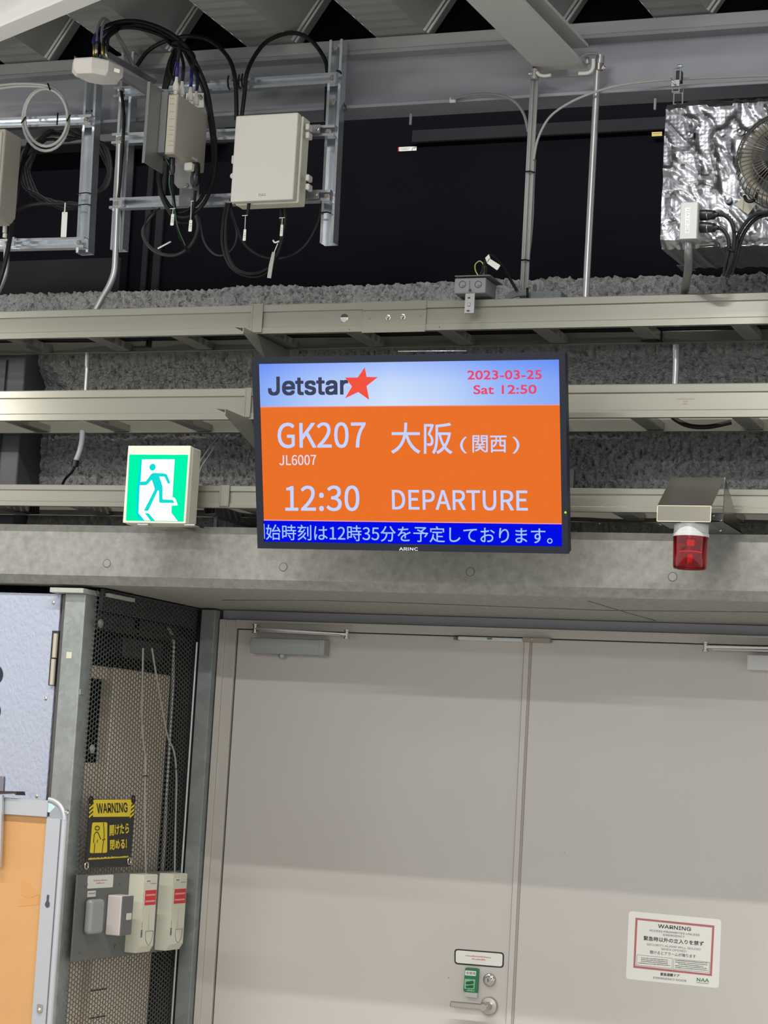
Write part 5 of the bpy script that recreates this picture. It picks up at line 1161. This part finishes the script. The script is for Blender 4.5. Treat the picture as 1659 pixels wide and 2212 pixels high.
# expanded metal mesh
def mesh_panel():
    y0, y1 = PX(206, 1290, XS).y, 5.765; z0, z1 = .55, 2.05
    LW, SW = .0305, .0128; mb = MB(); b = mb.b; th = .0009; wd = .0017
    def strand(p, q_):
        d = (q_-p); nrm = V((0, -d.z, d.y)).normalized()*wd*.5; dep = V((th, 0, 0))
        vs = [b.verts.new(p+s*nrm+t_*dep) for s in (-1, 1) for t_ in (-1, 1)]+[b.verts.new(q_+s*nrm+t_*dep) for s in (-1, 1) for t_ in (-1, 1)]
        for F in ((0, 1, 5, 4), (1, 3, 7, 5), (3, 2, 6, 7), (2, 0, 4, 6)): b.faces.new([vs[i] for i in F])
    nz = int((z1-z0)/SW); ny = int((y1-y0)/LW)+1
    kn = LW*.14
    for j in range(nz*2):
        z = z0+j*SW/2; off = (j % 2)*LW/2
        for i in range(ny+1):
            y = y0+i*LW+off-LW/2
            if y-kn > y1 or y+kn < y0: continue
            A = V((XS, max(y-kn, y0), z)); Bq = V((XS, min(y+kn, y1), z)); strand(A, Bq)
            for s in (1,):
                for dz in (SW/2, -SW/2):
                    P = V((XS+(.0012 if dz > 0 else -.0012), y+kn, z)); Q = V((XS, y+LW/2-kn, z+dz))
                    if Q.y <= y1: strand(P, Q)
    return mb
t = thing('mesh_screen', 'grey expanded-metal mesh screen beside the door frame', 'mesh screen', (XS, 5.45, .55))
mm = mesh_panel().build('expanded_mesh', mat('mesh_grey', (100, 102, 100), .42, metal=.4), t); mm['kind'] = 'stuff'
mb = MB(); mb.wbox(XS-.012, XS-.002, yp1, 5.77, 1.995, 2.055, .001); mb.build('top_rail', mat('dark_rail', (62, 64, 66), .5, metal=.3), t)
for u0, u1, v in ((229, 0, 1345),):
    pass
p = PX(216, 1348, XS-.02); MB().tube([V((XS-.02, p.y, p.z)), V((XS-.02, 5.72, p.z))], .006, 10).build('cross_rod', MATS['dark_rail'], t)
for u, v in ((218, 1347), (200, 1618), (449, 1385)):
    p = PX(u, v, XS+.003); f = FX(XS+.002); MB().lathe((XS+.0005, p.y, p.z), (1, 0, 0), [(.012, 0), (.012, .003), (.007, .004), (.007, .006)], 16).build('washer', gv2, t)
# galvanised angle + thin conduit beside the frame
xg0 = XS+.002; xg1 = xF0-.003
o = MB().wbox(xg0+.012, xg1, 5.755, 5.79, 0, 2.052, .001).build('frame_angle', gv2); tag(o, 'galvanised angle running down between mesh and door frame', 'angle')
tag(MB().tube([V((xg0+.008, 5.745, PY(449, 1388, 5.745).z)), V((xg0+.008, 5.745, .3))], .0035, 10).build('thin_conduit', pipem), 'thin conduit along the galvanised angle by the mesh', 'conduit')
# inside of the enclosure
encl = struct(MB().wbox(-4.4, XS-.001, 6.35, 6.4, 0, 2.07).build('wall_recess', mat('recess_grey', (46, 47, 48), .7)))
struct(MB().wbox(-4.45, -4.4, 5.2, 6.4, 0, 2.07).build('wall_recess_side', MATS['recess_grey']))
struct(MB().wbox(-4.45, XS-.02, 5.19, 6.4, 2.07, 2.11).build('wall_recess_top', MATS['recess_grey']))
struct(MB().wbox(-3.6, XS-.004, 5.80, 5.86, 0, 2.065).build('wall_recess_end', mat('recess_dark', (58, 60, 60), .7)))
xc = XS-.055
pTLc = PX(238, 1462, xc); pTRc = PX(368, 1457, xc); zt_ = PX(300, 1449, xc).z
cab = thing('inner_cabinet', 'beige cabinet seen through the mesh', 'cabinet', (xc-.1, 5.5, 0))
ya = PX(243, 1500, xc).y; yb_ = min(PX(368, 1470, xc).y, 5.785)
MB().wbox(xc-.3, xc, ya, yb_, 0, zt_, .004).build('casing', mat('cabinet_beige', (228, 214, 192), .5), cab)
MB().wbox(xc-.3, xc-.02, 5.21, ya, zt_-.035, zt_, .002).build('top_lip', MATS['cabinet_beige'], cab)
zz = PX(200, 1648, xc).z
MB().wbox(xc-.3, xc-.035, 5.21, ya, zz, zt_-.035, .001).build('recess_shade_block', blackp, cab)  # solid black block, colour stands in for the shade inside the recess
MB().wbox(xc-.3, xc-.03, 5.21, ya, 0, zz, .002).build('lower_casing', MATS['cabinet_beige'], cab)
for v in (2145, 2205):
    p = PX(165, v, xc); MB().wbox(xc-.001, xc+.0015, ya-.0, ya+.09, p.z-.002, p.z+.002).build('panel_seam', inkblack, cab)
lt_ = thing('dark_equipment', 'dark equipment box high behind the mesh', 'equipment', (XS-.2, 5.5, 1.9))
p = PX(270, 1375, XS-.09); q2 = PX(350, 1432, XS-.09)
MB().wbox(XS-.25, XS-.09, p.y, q2.y, q2.z, p.z, .004).build('casing', mat('equipment_dark', (70, 72, 74), .5), lt_)
p = PX(210, 1320, XS-.08); q2 = PX(440, 1345, XS-.08)
for i, (u, v) in enumerate(((233, 1300), (326, 1300))):
    p = PX(u, 1298, XS-.06); MB().wbox(XS-.10, XS-.06, p.y-.09, p.y+.20, 1.955, 2.0, .002).build('channel', MATS['equipment_dark'], lt_)
MB().tube(smooth_path([V((XS-.06, PX(372, 1370, XS-.06).y, PX(372, 1370, XS-.06).z)), V((XS-.06, PX(375, 1410, XS-.06).y, PX(375, 1410, XS-.06).z)), V((XS-.06, PX(372, 1480, XS-.06).y, PX(372, 1480, XS-.06).z)), V((XS-.06, PX(366, 1600, XS-.06).y, PX(366, 1600, XS-.06).z)), V((XS-.06, PX(352, 1880, XS-.06).y, PX(352, 1880, XS-.06).z))]), .0035, 8)
tag(MB().tube(smooth_path([PX(u, v, XS-.05) for u, v in ((362, 1355), (372, 1372), (375, 1400), (373, 1480), (366, 1600), (356, 1800), (350, 1890))]), .0042, 8).build('inner_conduit', mat('white_conduit', (225, 225, 218), .35)), 'white conduit running down just behind the mesh', 'conduit')
for k, pts in enumerate(([(309, 1400), (308, 1450), (306, 1540), (309, 1600), (314, 1640), (313, 1700), (313, 1780), (315, 1893)], [(328, 1400), (336, 1450), (350, 1530), (362, 1590), (376, 1625), (381, 1680), (379, 1780), (377, 1893)])):
    o = tag(MB().tube(smooth_path([PX(u, v, XS+.006) for u, v in pts]), .0028, 8).build('reader_cable', mat('reader_cable_grey', (150, 148, 142), .5)), 'thin grey cable down the mesh to the %s card reader' % ('left' if k == 0 else 'right'), 'cable', 'card reader cables')
    MB().tube([PX(pts[4][0]-5, pts[4][1]+36, XS+.009), PX(pts[4][0]+6, pts[4][1]+36, XS+.009)], .0014, 5).build('cable_tie', blackc, o)
# ---- warning sign on the mesh
XW = XS+.006; fw = FX(XW)
def W6(x, y): return (140+x*.24045, 1680+y*.2405)
t = thing('warning_sign', 'yellow and black warning sign tied to the mesh', 'sign', PX(233, 1872, XW))
yel = mat('sign_yellow', (226, 202, 34), .4); blk = mat('sign_black', (24, 24, 22), .4)
mb = MB(); flat(mb, fw, rrect(*W6(222, 194), *W6(632, 194), *W6(590, 800), *W6(184, 808), .05), 0, .0018); mb.build('plate', blk, t)
mb = MB(); flat(mb, fw, [W6(262, 198), W6(600, 196), W6(588, 349), W6(254, 352)], .0004, .0004); mb.build('header', yel, t)
mb = MB()
for xa_, xb_ in ((222, 262), (590, 630)):
    for k in range(4):
        y = 205+k*38; sl = 26
        flat(mb, fw, [W6(xa_-k*1.5, y+sl), W6(xb_-k*3, y-sl*.3 if y-sl*.3 > 198 else 198), W6(xb_-k*3, y-sl*.3+20 if y > 210 else 212), W6(xa_-k*1.5, y+sl+18)], .0003, .0003)
mb.build('hazard_stripe', yel, t)
mb = MB(); text(mb, fw, 'WARNING', W6(290, 322), W6(566, 312), W6(285, 230), .0007, .022); mb.build('black_lettering', blk, t)
mb = MB(); flat(mb, fw, rrect(*W6(248, 402), *W6(382, 400), *W6(380, 674), *W6(225, 678), .12), .0004); mb.build('door_symbol', yel, t)
mb = MB(); f_ = fw
a, b = fw.hit(*W6(289, 453)); mb.tube([fw.w(a+.011*math.cos(i*math.pi/8)*1.1, b+.0052*math.sin(i*math.pi/8), .0008) for i in range(16)], .0013, 5, closed=True)
for ln in ([(255, 585), (262, 510), (278, 488), (295, 490), (320, 552)], [(292, 555), (288, 585)], [(268, 588), (260, 676)], [(345, 402), (352, 520), (332, 674)], [(335, 556), (342, 560)], [(352, 553), (360, 553)]):
    mb.tube([fw.w(*fw.hit(*W6(*p)), .0007) for p in ln], .0013, 5)
mb.build('pictogram', blk, t)
mb = MB(); text(mb, fw, '開けたら', W6(400, 524), W6(575, 500), W6(402, 428), .0005, .02); text(mb, fw, '閉める!', W6(405, 650), W6(556, 636), W6(405, 560), .0005, .02); mb.build('yellow_lettering', yel, t)
mb = MB(); rough_rows(mb, fw, [(W6(212, 738), W6(570, 716), 4.5)], .0005, 3, .2); mb.build('small_print', yel, t)
for x, y in ((232, 200), (612, 192), (577, 748), (192, 790)):
    a, b = fw.hit(*W6(x, y)); MB().ring(fw, a, b, .0008, .009, .0022, 14, 6).build('eyelet_tie', blackc if y < 700 else steel, t)
# ---- equipment plate with switches and readers
XPp = XS+.004; fp = FX(XPp)
def Q7(x, y): return (150+x*.17480, 1860+y*.17480)
yL_ = fp.hit(*Q7(95, 165))[0]; 
t = thing('mounting_plate', 'dark grey plate on the mesh carrying switches and card readers', 'plate', PX(285, 2070, XPp))
P = [Q7(95, 165), Q7(1555, 112), Q7(1412, 1105), Q7(10, 1235)]
za = (fp.hit(*P[0])[1]+fp.hit(*P[1])[1])/2; zb_ = (fp.hit(*P[3])[1]+fp.hit(*Q7(980, 1150))[1])/2; yA = (fp.hit(*P[0])[0]+fp.hit(*P[3])[0])/2; yBq = min(fp.hit(*P[1])[0], 5.775)
MB().box(fp, yA, yBq, zb_, za, -.002, .002, .0008).build('plate', mat('plate_grey', (98, 100, 98), .5), t)
for x, y in ((195, 290), (622, 258), (560, 1062), (122, 1108)):
    a, b = fp.hit(*Q7(x, y)); MB().lathe(fp.w(a, b, .002), fp.n, [(.0075, 0), (.0070, .002), (.003, .003)], 12).build('screw', MATS['plate_grey'], t)
mb = MB(); flat(mb, fp, rrect(*Q7(230, 182), *Q7(546, 166), *Q7(536, 324), *Q7(218, 342), .1), .0026, .0005); lb = mb.build('white_label', stickerw, t)
mb = MB(); rough_rows(mb, fp, [(Q7(300, 250), Q7(470, 242), 3.4), (Q7(335, 283), Q7(435, 276), 3)], .0029, 6); mb.build('red_print', mat('pale_red_ink2', (190, 140, 140), .6), lb)
mb = MB(); flat(mb, fp, rrect(*Q7(225, 372), *Q7(328, 364), *Q7(324, 440), *Q7(222, 446), .05), .0026, .0005); lb = mb.build('group_label', stickerw, t)
mb = MB(); text(mb, fp, 'Group4', Q7(236, 418), Q7(320, 412), Q7(236, 388), .0029, .01); mb.build('lettering', inkgrey, lb)
def dev(name, label, cat, base_l, side_r, face_r, vt, vb, m, bev, group=None, p=None, yoff=0):
    """box on the plate: base_l/side_r/face_r = crop x at the top; vt, vb crop y top/bottom at the side's right edge"""
    y0 = fp.hit(*Q7(base_l, vt))[0]
    lo, hi = .01, .09
    for _ in range(40):                      # protrusion from the visible side width
        mid = (lo+hi)/2
        fm = FX(XPp+mid)
        if fm.hit(*Q7(side_r, vt))[0] < y0: hi = mid
        else: lo = mid
    pr = lo; fm = FX(XPp+pr); y1 = fm.hit(*Q7(face_r, vt))[0]; z1 = fm.hit(*Q7(side_r, vt))[1]; z0 = fm.hit(*Q7(side_r-(side_r-base_l)*.3, vb))[1]
    t_ = thing(name, label, cat, (XPp, (y0+y1)/2, z0), group)
    return t_, fm, y0, y1, z0, z1, pr
t1, fm, y0, y1, z0, z1, pr = dev('blank_box', 'flat grey rounded blank box, leftmost on the grey plate', 'box', 178, 285, 450, 480, 915, None, 0)
MB().box(fm, y0, y1, z0, z1, -pr+.0025, 0, .010, 4).build('casing', mat('box_grey', (150, 152, 150), .3), t1)
t2, fm, y0, y1, z0, z1, pr = dev('switch_box', 'white switch box with grey face on the grey plate', 'switch', 462, 662, 800, 432, 930, None, 0)
MB().box(fm, y0, y1, z0, z1, -pr+.0025, -.003, .003, 2).build('casing', mat('white_casing', (222, 214, 208), .4), t2)
MB().box(fm, y0+.001, y1-.001, z0+.001, z1-.001, -.003, 0, .0015).build('face_plate', mat('dark_face', (100, 102, 102), .45), t2)
a, b = fm.hit(*Q7(728, 685)); MB().box(fm, a-.014, a+.014, b-.009, b+.009, 0, .003, .001).build('rocker', cream_pl, t2)
rp = []
for i, (bl, sr, fr_, vt, vb) in enumerate(((735, 928, 1092, 172, 1140), (1105, 1290, 1458, 160, 1110))):
    t3, fm, y0, y1, z0, z1, pr = dev('card_reader', 'cream card reader with red sticker, %s' % ('left of the pair behind the switch box' if i == 0 else 'rightmost on the grey plate'), 'card reader', bl, sr, fr_, vt, vb, None, 0, 'card readers')
    mb = MB(); P = [(-pr+.0025, z0+.0), (-pr+.0025, z1), (-.003, z1), (0, z1-.003), (0, z0+.018), (-.010, z0)]
    mb.prism([fm.w(y0, z, c) for c, z in P], (0, y1-y0, 0)); mb.build('casing', mat('reader_cream', (212, 211, 192), .4), t3)
    hh = z1-z0
    MB().box(fm, y0+.012, y1-.003, z1-.39*hh, z1-.20*hh, .0, .0008).build('red_sticker', mat('sticker_red', (208, 40, 48), .45), t3)
    mb = MB()
    for zr in (.255, .335):
        nrow = 10
        for k in range(nrow):
            ya_ = y0+.016+k*(y1-y0-.024)/nrow; mb.box(fm, ya_, ya_+(y1-y0-.024)/nrow*.72, z1-zr*hh-.0035, z1-zr*hh+.001, .0008, .0011)
    mb.build('sticker_print', mat('pink_print', (235, 170, 170), .5), t3)
    MB().box(fm, y0+.010, y0+.045, z1-.10*hh, z1-.06*hh, .0, .0006).build('name_label', stickerw, t3)
    MB().box(fm, y0+.016, y0+.038, z1-.088*hh, z1-.074*hh, .0006, .0009).build('name_print', inkgrey, t3)
    MB().box(fm, y1-.038, y1-.006, z1-.118*hh, z1-.112*hh, .0, .0005).build('maker_print', inkgrey, t3)
    mb = MB(); yc_ = (y0+y1)/2+.012; zc_ = z0+.13*hh
    mb.tube(smooth_path([fm.w(yc_-.022, zc_+.03, .0006), fm.w(yc_-.02, zc_+.008, .0006), fm.w(yc_, zc_-.008, .0006), fm.w(yc_+.018, zc_+.008, .0006), fm.w(yc_+.022, zc_+.03, .0006)]), .0006, 5)
    mb.tube([fm.w(yc_-.022, zc_+.03, .0006), fm.w(yc_+.022, zc_+.03, .0006)], .0006, 5); mb.build('thumb_mark', inkgrey, t3)
    MB().tube([fm.w(y0+.045, z1-.45*hh, .0004), fm.w(y0+.045, z0+.28*hh, .0004)], .0004, 4).build('slot_line', mat('slot_grey', (175, 172, 160), .5), t3)
    fs_ = FY(y0-.0003); xx = XPp+pr
    mb = MB(); mb.wbox(xx-.012, xx-.006, y0-.0006, y0, z0+.19*hh, z0+.26*hh, .0); mb.build('side_slot', inkblack, t3) if False else mb.b.free()
    MB().box(fm, y0+.001, y0+.010, z0+.20*hh, z0+.30*hh, 0, .0006).build('side_mark', inkgrey, t3)
    MB().box(fm, y0+.003, y0+.006, z0+.235*hh, z0+.255*hh, .0006, .0010).build('indicator', inkblack, t3)
    mb = MB()
    for k in range(6): mb.box(fm, y0+.004+(k % 2)*.001, y0+.007, z0+.32*hh+k*.0028, z0+.32*hh+k*.0028+.0018, 0, .0005)
    mb.build('side_print', inkgrey, t3)
# ================================================================== WHITE PANEL DOOR (left)
YW = YB+.05
fd = FY(YW)
x1 = PY(132, 1283, YW).x; zt_ = PY(60, 1281, YW).z
wm = mat('embossed_white_panel', (170, 177, 194), .25, bump=1.0, bscale=120, var=.01, scale=5, bdist=.004, stretch=(1, 1, .55))
d3 = struct(MB().wbox(-4.2, x1, YW, YW+.03, 0, zt_, .001).build('door_3', wm))
MB().wbox(x1+.001, post_x0-.001, YW+.012, YW+.05, 0, zt_+.006, .0005).build('rubber_seal', inkblack, d3)
MB().wbox(x1+.006, post_x0-.004, YW-.002, YW+.012, 0, zt_, .002).build('edge_strip', mat('seal_grey', (84, 80, 78), .3), d3)
struct(MB().wbox(-4.4, post_x0, YW+.06, YW+.09, zt_-.1, 2.2).build('trim_6', blackp))
for u, v, g in ((115.5, 1302, 1), (99, 1509, 1), (79, 1720, 1)):
    a, b = fd.hit(u, v); MB().lathe(fd.w(a, b, 0), fd.n, [(.0048, 0), (.0046, .0015), (.0018, .0028)], 16).build('rivet', steel, d3)
a0 = fd.hit(118, 1370)[0]; a1 = fd.hit(131, 1370)[0]; hinge = mat('hinge_beige', (188, 178, 162), .4, metal=.3)
MB().box(fd, a0-.0075, x1+.002, fd.hit(118, 1481)[1], fd.hit(118, 1362.5)[1], -.004, .0008).build('hinge_notch', inkblack, d3)
for v0, v1 in ((1369, 1421), (1424, 1480)):
    a, b = fd.hit(124-(v0-1369)*.09, v0); _, b2 = fd.hit(120, v1); MB().tube([fd.w(a-.0005, b, .006), fd.w(a-.0005, b2, .006)], .0068, 14).build('hinge_knuckle', hinge, d3)
mb = MB()
for (cu, cv, ru, rv) in ((-17, 1458, 24, 25), (-16, 1537, 18, 22)):
    c = fd.hit(cu, cv); ra = abs(fd.hit(cu+ru, cv)[0]-c[0]); rb = abs(fd.hit(cu, cv+rv)[1]-c[1])
    mb.fprism(fd, [(c[0]+ra*math.cos(i*math.pi/16), c[1]+rb*math.sin(i*math.pi/16)) for i in range(32)], 0, .0005)
mb.build('door_number', mat('navy_print', (28, 34, 52), .4), d3)
# ================================================================== NOTICE BOARD (bottom left, nearer)
YN = 4.55; fn = FY(YN)
t = thing('notice_board', 'aluminium-framed board with orange-brown surface at the lower left', 'notice board', PY(20, 2212, YN+.02))
def N5(x, y): return (x*.2586, 1640+y*.2586)
ztp = (fn.hit(*N5(50, 300))[1]+fn.hit(*N5(390, 322))[1])/2; zci = (fn.hit(*N5(20, 460))[1]+fn.hit(*N5(380, 482))[1])/2
xro = (fn.hit(*N5(537, 500))[0]+fn.hit(*N5(437, 2205))[0])/2; xri = (fn.hit(*N5(377, 500))[0]+fn.hit(*N5(270, 2205))[0])/2
xrm = (fn.hit(*N5(490, 500))[0]+fn.hit(*N5(390, 2205))[0])/2
kraft = mat('orange_brown_board', (206, 156, 100), .4, var=.07, scale=3.5)
MB().wbox(-3.4, xri+.004, YN+.012, YN+.02, .9, zci+.004).build('board_surface', kraft, t)
MB().wbox(-3.4, xri-.0, YN, YN+.022, zci, ztp-.006, .001).build('top_rail', alumf, t)
MB().wbox(xri, xrm, YN, YN+.022, .9, zci-.002, .001).build('side_rail', alumf, t)
MB().tube([V((xrm+(xro-xrm)*.5, YN+.008, .9)), V((xrm+(xro-xrm)*.5, YN+.008, zci-.002))], (xro-xrm)*.5, 16).build('rail_bead', alumf, t)
cr = []; R1 = xro-xri
mb = MB(); mb.tube([V((xri+(R1-.006)*math.sin(i*math.pi/16), YN+.006, zci-.004+(ztp-zci-.0)*math.cos(i*math.pi/16))) for i in range(9)], .0062, 12); mb.build('corner_bead', alumf, t)
mb = MB(); mb.prism([V((xri, YN+.004, zci-.002))]+[V((xri+(R1-.006)*math.sin(i*math.pi/16), YN+.004, zci-.004+(ztp-zci-.004)*math.cos(i*math.pi/16))) for i in range(9)], (0, .016, 0)); mb.build('corner_piece', mat('corner_grey', (150, 156, 160), .4), t)
mb = MB(); flat(mb, FY(YN+.0035), [N5(393, 358), N5(430, 372), N5(462, 398), N5(415, 445), N5(388, 440)], 0, .0006); mb.build('corner_tape', mat('pale_tape', (190, 218, 220), .4), t)
mb = MB(); flat(mb, FY(YN+.0035), [N5(386, 444), N5(414, 444), N5(412, 478), N5(386, 478)], 0, .0006); mb.build('corner_slot', inkblack, t)
mb = MB(); flat(mb, FY(YN-.0008), [N5(p[0], p[1]) for p in ((391, 1136), (400, 1131), (410, 1136), (406, 1185), (414, 1200), (412, 1230), (398, 1242), (382, 1236), (374, 1215), (380, 1195), (388, 1185))], 0, .0006); mb.build('keyhole_slot', mat('slot_dark', (70, 72, 80), .4), t)
mb = MB(); a, b = fn.hit(*N5(333, 2100)); mb.box(fn, a-.007, a+.007, b-.002, b+.014, 0, .004, .001); mb.lathe(fn.w(a, b, 0), fn.n, [(.0065, 0), (.006, .004), (.002, .007)], 16); mb.build('catch', steel, t)
mb = MB(); a, b = fn.hit(*N5(545, 422)); mb.lathe(V((xro-.001, YN+.006, zci+.014)), (1, 0, .3), [(.006, -.002), (.006, .003), (.003, .005)], 12); mb.build('corner_screw', chrome, t)
fb = FY(YN+.0115)
mb = MB(); flat(mb, fb, [N5(180, 1005), N5(215, 1015), N5(330, 1130), N5(240, 1160), N5(175, 1135)], 0, .0003); flat(mb, fb, [N5(165, 1175), N5(330, 1140), N5(325, 1215), N5(155, 1232)], 0, .0003); mb.build('tape_remnant', mat('tape_brown', (205, 152, 92), .3), t)
t = thing('board_clamp', 'dark metal clamp and post gripping the board top at the left edge', 'clamp', PY(0, 1725, YN-.01))
mb = MB(); P = [N5(-80, 265), N5(135, 268), N5(142, 300), N5(128, 300), N5(122, 285), N5(-80, 292)]; q_ = FY(YN-.012); mb.fprism(q_, [q_.hit(*p) for p in P], -.04, 0); mb.build('clamp_plate', mat('dark_clamp', (72, 62, 64), .3, metal=.5), t)
mb = MB(); q_ = FY(YN-.014); mb.fprism(q_, [q_.hit(*p) for p in (N5(-60, 140), N5(22, 142), N5(30, 155), N5(24, 268), N5(-60, 266))], -.01, 0, bev=.001); mb.build('upper_post', mat('post_mauve', (128, 126, 136), .35, metal=.4), t)
mb = MB(); mb.fprism(q_, [q_.hit(*p) for p in (N5(-60, 300), N5(18, 300), N5(10, 560), N5(-2, 900), N5(-60, 900))], -.01, 0, bev=.001); mb.build('lower_post', alumf, t)
